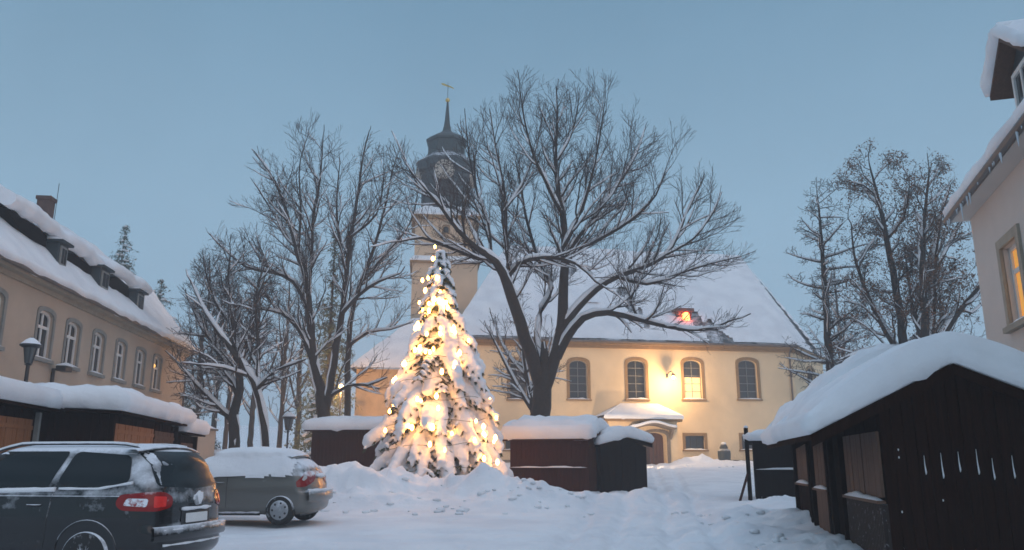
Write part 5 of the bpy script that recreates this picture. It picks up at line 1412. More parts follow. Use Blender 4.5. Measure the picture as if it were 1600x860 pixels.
def build_hatch():
    t = thing('grey_hatchback', 'small grey hatchback with a blanket of snow on roof and windows', 'car', (-4.02, 17.75, .385), R(-5), None)
    L, Wd = 3.95, 1.7
    top = [(0, 1.38), (.10, 1.45), (.30, 1.49), (.50, 1.46), (.60, 1.33), (.76, .98), (.92, .85), (1, .70)]
    rear = [(.18, .12), (.38, .02), (.60, .0), (.70, .08), (.95, .13), (1.1, .22), (1.45, .50)]
    front = [(.2, .12), (.5, 0), (.8, .08), (1.2, .3)]
    wid = [(.18, .76), (.42, .83), (.72, .85), (.95, .835), (1.45, .62)]
    car = Car(L, Wd, .2, top, rear, front, wid, r=(.12, .26, .18))
    mb = car.body(); bv = bvh_of(mb); body = mb.build('body', 'paint_grey', t, local=True)
    cut_arches(body, ((-.66, .31), (-3.17, .31)), .36, Wd); body.data.polygons.foreach_set('use_smooth', [True] * len(body.data.polygons)); body.data.set_sharp_from_angle(angle=R(35))
    for x in (-.66, -3.17):
        for sd in (-1, 1): wheel(t, x, sd * .74, .30, sd, 7, 'cover', .19)
        mb = MB(); mb.box(x - .36, x + .36, -.58, .58, .18, .62); mb.build('wheel_housing', 'metal_dark', t, local=True)
    def side(poly, nm, m_, off=.008, r=.06, sd=-1):
        return patch(bv, rounded(poly, r), lambda u, v: Vector((u, sd * 2, v)), (0, -sd, 0), off).build(nm, m_, t, smooth='all', local=True)
    for sd in (-1, 1):
        side([(-.72, 1.02), (-.85, 1.34), (-1.7, 1.37), (-1.75, .98)], 'window', 'car_glass', sd=sd)
        side([(-1.85, .97), (-1.8, 1.37), (-2.3, 1.28), (-2.85, .98)], 'window', 'car_glass', sd=sd)
        mb = MB()
        for x in (-1.8,):
            pts = [bv.ray_cast(Vector((x, sd * 2, .35 + .6 * i / 10)), Vector((0, -sd, 0)))[0] for i in range(11)]; mb.tube(pts, .006, 4)
        mb.build('door_gap', 'tyre', t, local=True)
        mb = MB()
        h = bv.ray_cast(Vector((-1.95, sd * 2, .84)), Vector((0, -sd, 0)))[0]; mb.tube([h + Vector((.09, 0, 0)), h + Vector((.06, sd * .03, 0)), h + Vector((-.06, sd * .03, 0)), h + Vector((-.09, 0, 0))], .013, 6); mb.build('door_handle', 'paint_grey', t, smooth='all', local=True)
        mb = MB(); pts = [bv.ray_cast(Vector((-1.1 - 1.65 * i / 12, sd * 2, .24)), Vector((0, -sd, 0)))[0] + Vector((0, sd * .02, -.02)) for i in range(13)]
        mb.tube(pts, .035, 6); mb.build('sill', 'trim_black', t, smooth='all', local=True)
        mb = MB(); mb.tube([p + Vector((0, sd * .02, .035)) for p in pts], [.018 * (.6 + noise.noise(p * 9)) for p in pts], 5); mb.build('snow', 'snow', t, smooth='all', local=True)
        dv = Vector((-1, -sd * 1.0, 0)).normalized(); sv = Vector((-dv.y, dv.x, 0)); o = Vector((0, sd * .85, 0)) - dv * 2; s_ = -1 if sd < 0 else 1
        ol = rounded([(-.42, 1.05), (-.26, .86), (.02, .76), (.20, .75), (.21, .86), (.10, .95), (-.02, 1.06), (-.16, 1.07)], .03)
        mb = patch(bv, ol, lambda u, v: o + sv * (u * s_ * -1) + Vector((0, 0, v)), dv, .012, 6); tl_ = mb.build('tail_lamp', 'lamp_red', t, smooth='all', local=True)
        ol = rounded([(-.03, .93), (.05, .87), (.10, .90), (.04, .98), (-.01, .99)], .02)
        patch(bv, ol, lambda u, v: o + sv * (u * s_ * -1) + Vector((0, 0, v)), dv, .018, 3).build('reversing_lens', 'lamp_clear', tl_, smooth='all', local=True)
    def back(poly, nm, m_, off=.008, r=.06):
        return patch(bv, rounded(poly, r), lambda u, v: Vector((2, u, v)), (-1, 0, 0), off, 6).build(nm, m_, t, smooth='all', local=True)
    back([(-.56, 1.02), (-.50, 1.32), (.50, 1.32), (.56, 1.02), (0, .99)], 'rear_window', 'frost_glass', r=.08)
    back([(-.26, .50), (-.26, .61), (.26, .61), (.26, .50)], 'number_plate', 'plate_white', .014, .012)
    mb = MB(); rows = []
    for dx, dz in ((-.12, .015), (.0, .01), (.03, -.02), (.0, -.04), (-.12, -.03)):
        rows.append([Vector((-.47 + dx - .10 * (y * y), y * .6, 1.41 - .05 * y * y + dz)) for y in [k / 8 for k in range(-8, 9)]])
    mb.grid(rows); mb.build('roof_spoiler', 'paint_grey', t, smooth='all', local=True)
    mb = MB(); rows = []
    for z, dx in ((.68, -.06), (.665, .03), (.50, .045), (.46, .0)):
        rows.append([Vector((dx - .10 * y * y, y * .8, z)) for y in [k / 10 for k in range(-10, 11)]])
    mb.grid(rows); mb.build('bumper_ledge', 'paint_grey', t, smooth='all', local=True)
    # snow: blanket over roof and glass, on the bumper and handle
    vs, fs = cubegrid(70, 20, 30, car.r); mb = MB(); pv = []
    for p in vs:
        q = car.map(p); c = Vector((q.x, 0, .9)); n = Vector((0, q.y * 1.1, max(0, q.z - .9) * 1.3)); 
        if n.length < 1e-6: n = Vector((0, 0, 1))
        n.normalize(); th = .055 + .022 * noise.noise(q * 2.2) + (.035 if q.z > 1.35 else 0)
        if q.x > -.62: th *= max(0, (-.38 - q.x) / .24)
        pv.append(q + n * th + Vector((0, 0, .015)))
    lim = lambda x: .955 + .035 * noise.noise(Vector((x * 5, 0, 2))) + (.02 if x > -.9 else 0)
    for f in fs:
        c = sum((pv[i] for i in f), Vector()) / 4
        back_face = c.x > -.40 or (c.x > -.60 and c.z < 1.34 and abs(c.y) < .5)
        if c.z > lim(c.x) and c.x < -.44 and not back_face: mb.f.append(f)
        elif c.x < -2.6 and c.z > .66 + .2 * (-c.x - 2.6 < .8): mb.f.append(f)
    mb.v = pv; mb.build('snow', 'snow', t, smooth='all', local=True)
    mb = MB(); pts = [Vector((.02 - .1 * y * y, y * .78, .69)) for y in [k / 10 for k in range(-10, 11)]]; mb.tube(pts, [.035 * (.9 + .5 * noise.noise(p * 6)) for p in pts], 6)
    mb.ball((-.10, .0, .98), .09, .2, .05, 12, 7, .3); mb.build('snow', 'snow', t, smooth='all', local=True)
    mb = MB(); mb.ball((-2.72, -.95, 1.0), .06, .1, .08, 10, 8); mb.ball((-2.72, .95, 1.0), .06, .1, .08, 10, 8); mb.build('mirror', 'trim_black', t, smooth='all', local=True)
build_hatch()
# ------------------------------------------------------------ Christmas tree
def christmas_tree():
    Yt = 27.0; base = P(682, 735, Yt); cx, cyy = base.x, Yt; zg = .62; ztop = P(680, 388, Yt)[2]
    t = thing('christmas_tree', 'tall snow laden Christmas tree glowing with lights behind the snow bank', 'tree', (cx, cyy, zg))
    Ht = ztop - zg; rnd = random.Random(11)
    prof = [(0, 2.25), (.06, 2.40), (.15, 2.2), (.25, 2.0), (.35, 1.75), (.5, 1.45), (.6, 1.1), (.7, .78), (.8, .56), (.9, .34), (1, .05)]
    def RR(z): return lerp_tab((z - zg) / Ht, prof)
    mb = MB(); mb.tube([pt(cx, cyy, zg - .3), pt(cx, cyy, zg + Ht * .5), pt(cx, cyy, ztop)], [.16, .09, .012], 8, cap=False); mb.build('trunk', 'bark', t)
    sn, nd, br = MB(), MB(), MB(); tips = []
    def needles(p, d, ln, w):
        for q in range(22):
            f = rnd.random(); c = p + d * ln * f
            a = Vector([rnd.gauss(0, 1) for _ in range(3)]); a = (a - d * a.dot(d)); a.normalize(); a = (a * .8 + d * .6 + Vector((0, 0, -.7))).normalized() * w * rnd.uniform(.8, 1.6)
            s = d.cross(a).normalized() * .013
            nd.add([c - s, c + s, c + a], [(0, 1, 2)])
    z = zg + .25; layer = 0
    while z < ztop - .25:
        f = (z - zg) / Ht; Rz = RR(z); n = max(4, int(round(3.5 + Rz * 3.6))); ph = rnd.random() * 7
        for i in range(n):
            th = ph + 2 * math.pi * i / n + rnd.uniform(-.2, .2); ln = Rz * rnd.uniform(.78, 1.12)
            droop = (.42 + .35 * rnd.random()) * ln + .05
            dirh = Vector((math.cos(th), math.sin(th), 0)); z0 = z + .28 * ln + .05
            pts = []
            for k in range(8):
                s = k / 7; pts.append(Vector((cx, cyy, z0)) + dirh * ln * s + Vector((0, 0, -droop * s ** 1.6 + (.06 * math.sin(s * 3)))))
            br.tube(pts, [.035 * (1 - .7 * k / 7) * (.5 + .5 * (1 - f)) for k in range(8)], 4, cap=False)
            # needle sprays along and beside the branch
            for k in range(1, 8):
                d = (pts[k] - pts[k - 1]).normalized(); needles(pts[k - 1], d, (pts[k] - pts[k - 1]).length * 1.2, .09)
                sl = ln * .34 * (1 - k / 9) + .1; sd = d.cross(Vector((0, 0, 1))).normalized()
                for sgn in (-1, 1):
                    dd = (sd * sgn + d * .7 + Vector((0, 0, -.35 - .3 * rnd.random()))).normalized(); tip = pts[k] + dd * sl
                    br.tube([pts[k], tip], [.01, .004], 3, cap=False); needles(pts[k], dd, sl, .085); needles(pts[k] + dd * sl * .3, dd, sl * .8, .085)
                    if rnd.random() < .8: 
                        m_ = max(2, int(sl / .1))
                        for q in range(m_):
                            c = pts[k] + dd * sl * (q + .5) / m_ + Vector((0, 0, .035)); rr = (.05 + .045 * rnd.random()) * (1 - .25 * q / m_) * (.5 + .5 * min(1, Rz))
                            sn.ball(c, rr * 1.15, rr * 1.15, rr * .8, 8, 6)
            # lobes of snow that weigh the branch down
            a0 = .22
            big = .42 + .54 * min(1, Rz / 1.5)
            nb = max(3, int(ln / .11))
            w0 = rnd.uniform(.8, 1.25) * big
            if rnd.random() < .84:
                for q in range(nb + 1):
                    s = a0 + (1.0 - a0) * q / nb; k = min(6, int(s * 7)); g = s * 7 - k; c = pts[k].lerp(pts[k + 1], g)
                    rr = (.15 + .09 * math.sin(math.pi * min(1, (s - a0) / (1 - a0)) * .9)) * w0 * rnd.uniform(.9, 1.15)
                    sn.ball(c + Vector((0, 0, rr * .55)), rr, rr, rr * .85, 9, 7)
                if rnd.random() < .6:
                    c = pts[-1]; rr = .14 * w0
                    for q in range(3): sn.ball(c + dirh * .03 * q + Vector((0, 0, -.03 - .085 * q)), rr * (1 - .2 * q), None, rr * 1.1, 8, 6)
            tips.append((pts[-1], dirh))
        z += .30 + .13 * (1 - f) + rnd.uniform(-.03, .03); layer += 1
    for q in range(9):
        zz = ztop - .08 - q * .10; sn.ball((cx + rnd.uniform(-.04, .04) * q * .4, cyy + rnd.uniform(-.05, .05), zz), .04 + .012 * q, None, .06, 8, 6)
        needles(pt(cx, cyy, zz - .1), Vector((0, 0, 1)), .2, .1 + .015 * q)
    for q in range(15):
        th = rnd.random() * 6.28; rr = rnd.uniform(.4, 2.3); sn.ball((cx + rr * math.cos(th), cyy + rr * math.sin(th), zg + .1 + rnd.uniform(0, .1)), rnd.uniform(.3, .5), None, .25, 10, 8, .3)
    br.build('branches', 'bark', t); nd.build('needles', 'needle', t)
    so = sn.build('snow', 'snow', t)
    r = so.modifiers.new('remesh', 'REMESH'); r.mode = 'VOXEL'; r.voxel_size = .036; r.use_smooth_shade = True
    sm = so.modifiers.new('smooth', 'SMOOTH'); sm.factor = .5; sm.iterations = 3
    tx = bpy.data.textures.new('lumps', 'CLOUDS'); tx.noise_scale = .12; dm = so.modifiers.new('lumps', 'DISPLACE'); dm.texture = tx; dm.strength = .05; dm.mid_level = .5
    # the string of bulbs
    ls = thing('fairy_lights', 'string of warm glowing bulbs wound round the snowy Christmas tree', 'string lights', (cx, cyy, zg))
    M['fairy_bulb'] = emit('fairy_bulb', (1, .40, .07), 44)
    kz = [(257, 57), (250, 98), (264, 163), (235, 163), (215, 170), (272, 240), (295, 245), (205, 245), (237, 273), (300, 262), (200, 320), (192, 332), (275, 330), (325, 345), (320, 330), (370, 372), (385, 375), (190, 405), (205, 400), (225, 410), (240, 412), (155, 450), (325, 450), (320, 465), (280, 478), (125, 500), (198, 570), (210, 575), (262, 560), (105, 610), (170, 660), (180, 665), (250, 665), (90, 675), (240, 722), (395, 643), (420, 662), (440, 568), (463, 632), (390, 707), (422, 770), (455, 712), (467, 782), (420, 685), (425, 690), (290, 740), (268, 600), (150, 452), (118, 508), (275, 350), (255, 235), (285, 242), (340, 415), (230, 350), (460, 700), (150, 630)]
    pos = []
    for zx, zy in kz:
        px, py = 560 + zx * .4651, 360 + zy * .4651
        q = P(px, py, Yt); rr = RR(min(q.z, ztop)) ; dx = q.x - cx
        dy = -math.sqrt(max(0.0, (rr * .98) ** 2 - dx * dx)) if abs(dx) < rr * .98 else 0
        q = P(px, py, Yt + dy * .98 - .06); pos.append(q)
    for k in range(42):
        zz = zg + Ht * rnd.uniform(.05, .9); th = rnd.uniform(.1, math.pi - .1) if k < 18 else -rnd.uniform(.2, math.pi - .2); rr = RR(zz) * (1.0 if k < 18 else .62); pos.append(pt(cx + rr * math.cos(th), cyy + rr * math.sin(th), zz))
    mb = MB(); mb.lathe([(.005, .11), (.026, .09), (.048, .045), (.052, .01), (.04, -.03), (.018, -.055), (.004, -.06)], (0, 0, 0), 10)
    b0 = mb.build('bulb', 'fairy_bulb', ls, smooth='all', local=True); mi = WM[ls.name].inverted()
    for i, p in enumerate(pos):
        o = b0 if i == 0 else b0.copy()
        if i: COL.objects.link(o); o.parent = ls
        o.location = mi @ p; s = rnd.uniform(.75, 1.35); o.scale = (s, s, s)
    # wire in a spiral
    mb = MB(); pts = []
    n = 420
    for i in range(n):
        f = i / n; zz = zg + .3 + (Ht - .5) * f; th = f * 2 * math.pi * 11; rr = RR(zz) * .86 + .04; pts.append(pt(cx + rr * math.cos(th), cyy + rr * math.sin(th), zz + .05 * math.sin(i * .9)))
    mb.tube(pts, .008, 3); mb.build('wire', 'needle', ls)
christmas_tree()
# ------------------------------------------------------------ bare trees
def big_tree():
    T = Tree(5, [(860, 395, 292, 262), (700, 340, 125, 150), (1070, 430, 110, 165), (860, 560, 330, 90)], 36, spacing=(.46, .24, .15), lens=(3.2, 1.4, .62), up=.07, snow=1.0, rtip=.0075, snow_twig=.15, angle=(22, 52), wig=.11, plaster=.12, ysq=.9)
    T.limb([(843, 700, .50), (845, 655, .44), (847, 618, .42), (848, 600, .40)], 0, kids=False)
    T.limb([(848, 612, .34), (838, 575, .31), (826, 545, .29), (808, 490, .26), (792, 445, .23), (775, 410, .18), (745, 388, .14), (715, 360, .10), (690, 325, .08), (668, 300, .05)], -2.5, .35)
    T.limb([(792, 450, .15), (796, 415, .13), (790, 370, .10), (788, 300, .075), (775, 235, .05), (765, 170, .025)], 1.5)
    T.limb([(775, 410, .12), (740, 402, .10), (700, 386, .08), (660, 372, .06), (625, 378, .04)], -3)
    T.limb([(790, 438, .12), (812, 412, .11), (850, 402, .09), (900, 412, .07), (930, 440, .04)], -2.5)
    T.limb([(850, 608, .32), (866, 565, .29), (877, 510, .26), (880, 450, .22), (883, 400, .19), (880, 350, .16), (873, 300, .12), (868, 250, .09), (871, 190, .055), (869, 135, .025)], .5, .3)
    T.limb([(883, 400, .12), (905, 370, .10), (932, 335, .085), (965, 290, .065), (995, 240, .04), (1008, 200, .02)], 1.5)
    T.limb([(882, 385, .10), (908, 330, .085), (925, 275, .065), (937, 215, .04), (945, 160, .02)], -1.5)
    T.limb([(884, 405, .11), (930, 378, .09), (985, 345, .065), (1025, 305, .04), (1040, 265, .02)], -2.5)
    T.limb([(872, 560, .19), (888, 528, .18), (912, 497, .16), (950, 489, .13), (1000, 500, .11), (1050, 512, .08), (1100, 516, .05), (1145, 500, .03)], -3.5, .25)
    T.limb([(880, 512, .17), (905, 480, .16), (932, 452, .14), (965, 432, .13), (1005, 418, .11), (1040, 400, .09), (1058, 370, .07), (1075, 330, .05), (1098, 280, .025)], 1.5, .3)
    T.limb([(962, 432, .09), (1010, 444, .08), (1060, 428, .06), (1110, 412, .045), (1155, 402, .02)], -1.5)
    T.limb([(850, 605, .2), (842, 560, .18), (840, 520, .16), (848, 480, .14), (862, 450, .12), (840, 400, .09), (822, 340, .07), (812, 280, .05)], 3, .3)
    T.limb([(875, 330, .09), (855, 288, .08), (832, 238, .06), (818, 180, .04), (812, 135, .02)], -1)
    T.limb([(768, 402, .10), (762, 350, .085), (745, 298, .065), (732, 235, .045), (726, 170, .02)], 2.5)
    T.limb([(690, 325, .06), (655, 290, .05), (628, 240, .03), (612, 205, .02)], 1)
    T.limb([(788, 330, .06), (815, 290, .05), (838, 230, .03), (850, 160, .02)], 2)
    T.limb([(872, 250, .06), (895, 205, .045), (905, 150, .02)], 1)
    T.limb([(930, 340, .06), (975, 270, .04), (1000, 225, .02)], 3)
    T.limb([(1042, 398, .06), (1085, 372, .05), (1115, 330, .03), (1128, 300, .02)], 1)
    T.limb([(1000, 500, .07), (985, 470, .06), (1000, 440, .04)], -1)
    T.finish('bare_tree', 'huge bare tree with two snowy main limbs in front of the church', P(845, 700, 36))
big_tree()
def left_tree():
    T = Tree(8, [(500, 380, 150, 190), (430, 430, 110, 130), (560, 420, 100, 200), (500, 560, 130, 90)], 42, spacing=(.5, .26, .17), lens=(3.0, 1.4, .62), snow=1, snow_twig=.25, plaster=.15, ysq=.9, rtip=.010, up=.07, angle=(24, 55), wig=.12)
    T.limb([(507, 700, .36), (507, 650, .34), (500, 610, .30), (490, 570, .26), (485, 510, .22), (480, 450, .18), (466, 400, .14), (450, 340, .10), (430, 285, .06), (400, 240, .03)], 0, .3)
    T.limb([(484, 485, .12), (458, 440, .11), (422, 425, .09), (385, 418, .06), (342, 382, .03)], -2)
    T.limb([(482, 455, .12), (487, 400, .10), (489, 340, .085), (500, 280, .055), (505, 212, .025)], 1)
    T.limb([(510, 640, .24), (518, 590, .21), (525, 540, .19), (535, 490, .16), (541, 430, .13), (549, 370, .10), (560, 300, .07), (567, 245, .05), (577, 205, .025)], .5, .3)
    T.limb([(535, 490, .11), (560, 462, .09), (592, 440, .07), (625, 428, .03)], -2)
    T.limb([(541, 430, .10), (531, 380, .085), (526, 320, .055), (531, 255, .025)], 2)
    T.limb([(549, 370, .07), (588, 335, .055), (600, 280, .03)], -1)
    T.limb([(492, 580, .13), (470, 520, .11), (440, 490, .08), (400, 482, .05), (370, 470, .03)], -2.5)
    T.limb([(512, 622, .12), (545, 602, .09), (575, 602, .06), (605, 590, .03)], -2)
    T.limb([(460, 385, .07), (425, 330, .05), (400, 290, .03)], 2)
    T.limb([(466, 400, .08), (470, 330, .06), (468, 260, .03), (480, 215, .02)], -1)
    T.finish('bare_tree', 'tall forked bare tree behind the hut left of the Christmas tree', P(507, 700, 42))
left_tree()
def left_tree_slim():
    T = Tree(21, [(560, 420, 80, 200), (610, 380, 80, 150)], 46, spacing=(.55, .28, .19), lens=(2.7, 1.3, .6), snow=1, rtip=.010, up=.07, angle=(24, 55), wig=.12, snow_twig=.2, ysq=1)
    T.limb([(543, 700, .2), (543, 640, .19), (544, 560, .17), (552, 480, .13), (580, 400, .10), (600, 330, .07), (615, 260, .03)], 0, .3)
    T.limb([(546, 540, .1), (575, 520, .08), (610, 515, .05), (640, 505, .03)], -1.5)
    T.limb([(560, 450, .09), (600, 400, .07), (640, 350, .05), (655, 290, .03)], 1)
    T.finish('bare_tree', 'slim bare tree just right of the tall forked tree', P(543, 700, 46), twig='twig_dark')
left_tree_slim()
def dense_tree():
    T = Tree(31, [(370, 500, 90, 130), (330, 560, 65, 110), (430, 520, 60, 120), (390, 620, 70, 70)], 39, spacing=(.30, .16, .11), lens=(2.3, 1.15, .55), snow=1, snow_twig=.32, plaster=.1, up=.06, rtip=.010, ysq=1)
    T.limb([(366, 720, .30), (367, 690, .27), (364, 650, .24), (374, 610, .2), (370, 560, .17), (362, 500, .13), (356, 440, .08), (360, 395, .03)], 0, .3)
    T.limb([(372, 620, .14), (345, 560, .12), (315, 510, .09), (295, 470, .04)], 1)
    T.limb([(370, 570, .13), (392, 520, .11), (400, 460, .08), (415, 410, .03)], 1.5)
    T.limb([(364, 660, .13), (335, 630, .1), (305, 600, .07), (280, 570, .03)], -1)
    T.limb([(364, 510, .09), (335, 470, .07), (320, 420, .03)], -1)
    T.finish('bare_tree', 'dense twiggy bare tree next to the far end of the beige house', P(366, 715, 39), twig='twig_dark')
    T = Tree(33, [(370, 520, 110, 130), (410, 600, 70, 90)], 36.5, spacing=(.5, .26, .17), lens=(2.4, 1.2, .55), snow=1, snow_twig=.2, plaster=.45, up=.04, rtip=.010)
    T.limb([(416, 720, .19), (414, 690, .18), (408, 645, .17), (396, 600, .15), (372, 560, .13), (345, 525, .10), (320, 488, .06), (298, 440, .03)], 0, .3)
    T.limb([(404, 630, .12), (402, 590, .11), (404, 540, .09), (400, 480, .06), (415, 430, .03)], 1)
    T.limb([(400, 610, .1), (430, 580, .08), (470, 565, .05)], -1.5)
    T.limb([(392, 590, .08), (350, 575, .06), (310, 570, .03)], -1.5)
    T.finish('bare_tree', 'leaning bare tree with snow plastered trunk left of the far lantern', P(416, 715, 36.5))
dense_tree()
def small_tree():
    T = Tree(41, [(815, 560, 75, 105)], 41, spacing=(.42, .25, .18), lens=(1.7, .9, .45), snow=1, snow_twig=.35, plaster=.1, rtip=.011, ysq=1)
    T.limb([(838, 690, .16), (834, 650, .15), (826, 610, .13), (818, 560, .10), (812, 510, .07), (800, 470, .03)], 0, .2)
    T.limb([(830, 640, .1), (805, 600, .08), (785, 560, .05), (765, 520, .03)], -1)
    T.limb([(822, 590, .08), (790, 550, .06), (770, 500, .03)], 1)
    T.limb([(826, 610, .08), (850, 570, .06), (862, 520, .03)], 1)
    T.finish('bare_tree', 'small bushy bare tree close behind the left limb of the huge tree', P(838, 690, 41))
small_tree()
def right_trees():
    T = Tree(51, [(1290, 520, 85, 90), (1288, 430, 65, 90), (1285, 350, 45, 70), (1290, 580, 70, 60)], 40, spacing=(.2, .14, .10), lens=(2.6, .75, .32), angle=(55, 88), up=.02, snow=.22, snow_twig=.05, rtip=.012, wig=.1, ysq=1)
    T.limb([(1300, 700, .26), (1299, 640, .24), (1296, 560, .21), (1290, 480, .17), (1286, 400, .11), (1281, 340, .06), (1276, 298, .02)], 0, .1)
    T.finish('larch_tree', 'fine twigged bare larch just right of the church', P(1300, 700, 40), 'trees right of the church')
    T = Tree(53, [(1400, 400, 85, 165), (1370, 290, 55, 60), (1380, 520, 90, 80)], 38, spacing=(.45, .25, .19), lens=(2.4, 1.1, .5), snow=.8, snow_twig=.08, rtip=.013, up=.05, plaster=.0, ysq=1, wig=.2)
    T.limb([(1425, 640, .26), (1415, 580, .24), (1408, 500, .2), (1398, 440, .17), (1385, 370, .13), (1372, 310, .08), (1358, 255, .03)], 0, .2)
    T.limb([(1410, 560, .15), (1385, 520, .12), (1355, 460, .10), (1335, 400, .06), (1330, 350, .03)], 1)
    T.limb([(1386, 375, .08), (1412, 340, .06), (1420, 300, .03)], -1)
    T.limb([(1372, 310, .05), (1350, 290, .04), (1325, 285, .02)], 0)
    T.limb([(1412, 545, .1), (1370, 545, .08), (1320, 560, .05)], -1)
    T.finish('leafy_tree', 'bare tree with brown leaf tufts left of the twin stemmed tree', P(1425, 640, 38), 'trees right of the church', 'rust_leaf', 2300, twig='twig_dark')
    T = Tree(55, [(1460, 390, 62, 150), (1490, 480, 70, 110), (1450, 300, 50, 55)], 36, spacing=(.45, .25, .19), lens=(2.2, 1.1, .5), snow=.8, snow_twig=.08, rtip=.013, up=.05, ysq=1, wig=.2)
    T.limb([(1448, 640, .22), (1446, 560, .2), (1444, 480, .18), (1442, 400, .14), (1445, 340, .09), (1452, 265, .03)], 0, .2)
    T.limb([(1462, 640, .22), (1458, 560, .2), (1457, 480, .17), (1460, 400, .13), (1470, 340, .08), (1485, 290, .03)], 1, .2)
    T.limb([(1465, 540, .13), (1490, 500, .12), (1525, 455, .09), (1560, 410, .05)], -1)
    T.limb([(1452, 560, .1), (1430, 500, .08), (1420, 440, .05), (1415, 400, .03)], 1)
    T.limb([(1464, 420, .07), (1490, 370, .05), (1510, 330, .03)], 1)
    T.finish('leafy_tree', 'twin stemmed dark tree with snow lumps beside the right cream house', P(1455, 640, 36), 'trees right of the church', 'rust_leaf', 2600, twig='twig_dark')
right_trees()
def spruce(px, pt_, pb, Y, w, label, seed, snow=.5, dens=1):
    rnd = random.Random(seed); b_ = P(px, pb, Y); tp = P(px, pt_, Y); zg = G0(0, Y) - .2; H = tp.z - zg; k = Y / FPX * w / 2
    t = thing('spruce_tree', label, 'tree', (b_.x, Y, zg), 0, 'dark spruces behind')
    mb = MB(); mb.tube([pt(b_.x, Y, zg), pt(b_.x, Y, tp.z)], [.22, .02], 6, cap=False); mb.build('trunk', 'bark', t)
    nd, sn = MB(), MB(); n = int(H / .42)
    for i in range(n):
        f = (i + .5) / n; z = zg + H * (.08 + .92 * f); Rz = k * (1 - f) ** .85 * rnd.uniform(.75, 1.15) + .1; m_ = max(4, int(Rz * 5 * dens))
        for j in range(m_):
            th = rnd.random() * 6.28; ln = Rz * rnd.uniform(.6, 1.15); d = Vector((math.cos(th), math.sin(th), 0)); p0 = pt(b_.x, Y, z)
            for q in range(max(3, int(ln / .14))):
                s = (q + .5) / max(3, int(ln / .14)); c = p0 + d * ln * s + Vector((0, 0, -.32 * ln * s * s))
                for e in range(6):
                    a = Vector([rnd.gauss(0, .12) for _ in range(3)]); a.z -= .05; e_ = Vector([rnd.gauss(0, .05) for _ in range(3)]); c2 = c + Vector([rnd.gauss(0, .08) for _ in range(3)])
                    nd.add([c2, c2 + a, c2 + a * .5 + e_], [(0, 1, 2)])
                if rnd.random() < snow: sn.ball(c + Vector((0, 0, .07)), rnd.uniform(.1, .2), None, .08, 7, 5)
    nd.build('crown', 'needle', t)
    if sn.v: sn.build('snow', 'snow', t, smooth='all')
spruce(507, 358, 690, 54, 130, 'dark spruce rising behind the forked tree, orange lit lower down', 61, 0)
spruce(493, 590, 700, 47, 60, 'small snowy spruce glowing orange left of the forked trunk', 62, .7)
spruce(156, 352, 700, 62, 230, 'spruce top showing above the long snowy roof, nearer the chimney', 63, .15)
spruce(226, 436, 700, 62, 230, 'lower spruce top showing at the far end of the snowy roof', 64, .15)
# thin trees fading in the haze behind the left group
def far_trees():
    protos = []
    for s in (71, 72, 73):
        T = Tree(s, [(800, 560, 60, 140)], 60, spacing=(.7, .42, .35), lens=(2.6, 1.2, .6), snow=.8, snow_twig=.2, rtip=.016, ysq=1)
        T.limb([(800, 720, .22), (802, 640, .18), (798, 560, .14), (803, 480, .09), (800, 420, .03)], 0, .15)
        T.limb([(801, 640, .11), (785, 580, .08), (770, 510, .03)], 1); T.limb([(800, 600, .11), (818, 550, .08), (830, 480, .03)], -1)
        r = T.finish('distant_tree', 'x', pt(P(800, 720, 60).x, 60, G0(0, 60) - .2), 'thin distant trees', twig='twig_dark'); protos.append(r)
    spots = [(302, 58, 1.0, 'thin distant tree nearest the corner of the beige house'), (330, 66, 1.15, 'faint distant tree behind the dense twiggy tree'), (352, 54, .8, 'low thin tree between the dense tree and the house'),
             (392, 62, 1.1, 'faint thin tree behind the snow plastered leaning trunk'), (436, 57, .9, 'thin distant tree just left of the far lantern'), (462, 64, 1.05, 'thin distant tree just right of the far lantern'),
             (1330, 60, 1.0, 'faint distant tree behind the larch'), (1500, 58, 1.0, 'faint distant tree beside the right cream house')]
    for i, (px, Y, s, lab) in enumerate(spots):
        p = P(px, 700, Y); pr = protos[i % 3]
        o = pr if i < 3 else copy_tree(pr)
        o.location = (p.x, Y, G0(0, Y) - .2); o.scale = (s, s, s * (1 - .1 * (i % 2))); o.rotation_euler = (0, 0, i * 1.3); o['label'] = lab
far_trees()
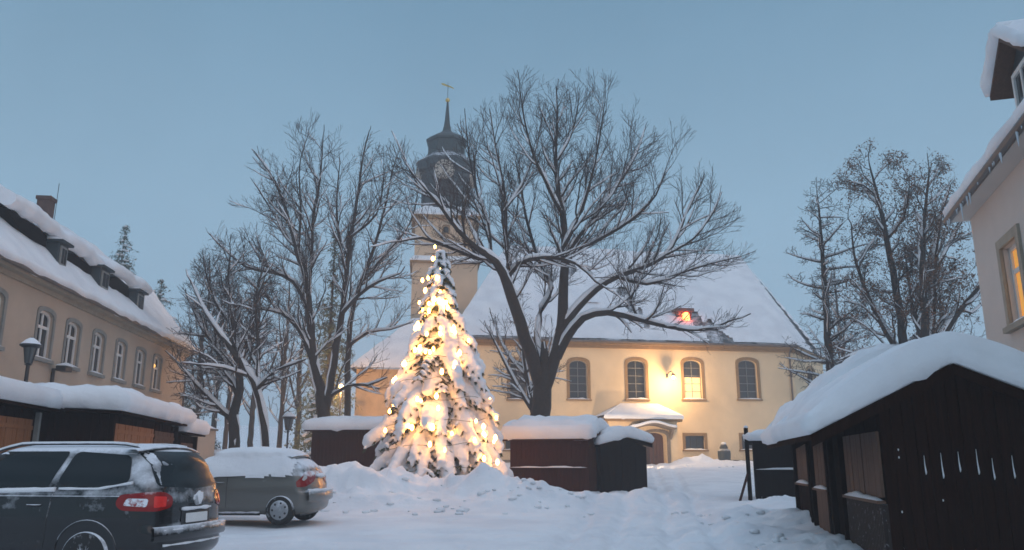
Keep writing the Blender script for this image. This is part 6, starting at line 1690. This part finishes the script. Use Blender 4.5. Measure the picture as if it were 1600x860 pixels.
# snow covered bushes far left
def bush(px, py, Y, w, h, label, seed):
    rnd = random.Random(seed); b_ = P(px, py, Y); zg = G(b_.x, Y); t = thing('snowy_bush', label, 'bush', (b_.x, Y, zg), 0, 'snow covered bushes')
    br, sn = MB(), MB()
    for i in range(70):
        a = rnd.random() * 6.28; r = rnd.random() ** .5 * w / 2; tip = pt(b_.x + r * math.cos(a), Y + r * math.sin(a), zg + h * (1 - (r / w) ** 2) * rnd.uniform(.7, 1))
        br.tube([pt(b_.x + r * .2 * math.cos(a), Y + r * .2 * math.sin(a), zg - .1), tip], [.02, .008], 3, cap=False)
        for q in range(3): e = Vector([rnd.gauss(0, .18) for _ in range(3)]); br.tube([tip - Vector((0, 0, .1)), tip + e], [.008, .005], 3, cap=False)
        if rnd.random() < .75: sn.ball(tip, rnd.uniform(.12, .26), None, rnd.uniform(.08, .15), 8, 6, .3)
    br.build('stems', 'twig_dark', t); sn.build('snow', 'snow', t, smooth='all')
bush(397, 705, 34, 2.2, 1.0, 'round snow covered bush left of the far lantern', 81)
bush(430, 708, 35, 1.6, .8, 'smaller snowy bush between the round bush and the hut', 82)
bush(345, 708, 37, 2.0, .9, 'snowy bush beside the short plastered wall', 83)
def clods():
    rnd = random.Random(91); mb = MB()
    for k in range(110):
        if k < 70: x = rnd.uniform(-6.5, 2.2); y = 21.0 + rnd.gauss(0, .8) + (.25 * (x + 2) if x > 0 else 0)
        elif k < 95: x = rnd.gauss(4.6, .5); y = rnd.uniform(13.5, 21)
        else: x = rnd.uniform(8, 15); y = rnd.gauss(50, 1.2)
        r = rnd.uniform(.025, .09) * (1.4 if rnd.random() < .12 else 1); mb.ball((x, y, G(x, y) + r * .25), r * rnd.uniform(.9, 1.5), r, r * .6, 9, 7, .4, k)
    o = mb.build('snow_clumps', 'ground', None, smooth='all'); o['kind'] = 'stuff'
clods()
# low hill beyond everything
mb = MB(); rows = []
for j in range(9):
    rows.append([pt(-300 + 600 * i / 40, 110 + 25 * j, 2 + 9 * math.sin(math.pi * min(1, j / 8) * .8) * (1 + .4 * noise.noise(Vector((i * .3, j * .4, 0))))) for i in range(41)])
mb.grid(rows); o = mb.build('hill', 'ground', None, smooth='all'); o['kind'] = 'structure'

# ------------------------------------------------------------ dusk haze
def haze():
    m = bpy.data.materials.new('haze'); m.use_nodes = True; t = m.node_tree; t.nodes.clear()
    o = t.nodes.new('ShaderNodeOutputMaterial'); v = t.nodes.new('ShaderNodeVolumePrincipled'); v.inputs['Color'].default_value = (.93, .95, .97, 1)
    v.inputs['Density'].default_value = HAZE; v.inputs['Anisotropy'].default_value = .25; t.links.new(v.outputs[0], o.inputs['Volume'])
    mb = MB(); mb.box(-425, 425, -65, 425, -4, 40); M['haze'] = m; b = mb.build('haze', 'haze', None); b['kind'] = 'stuff'
HAZE = .0027
if HAZE: haze()
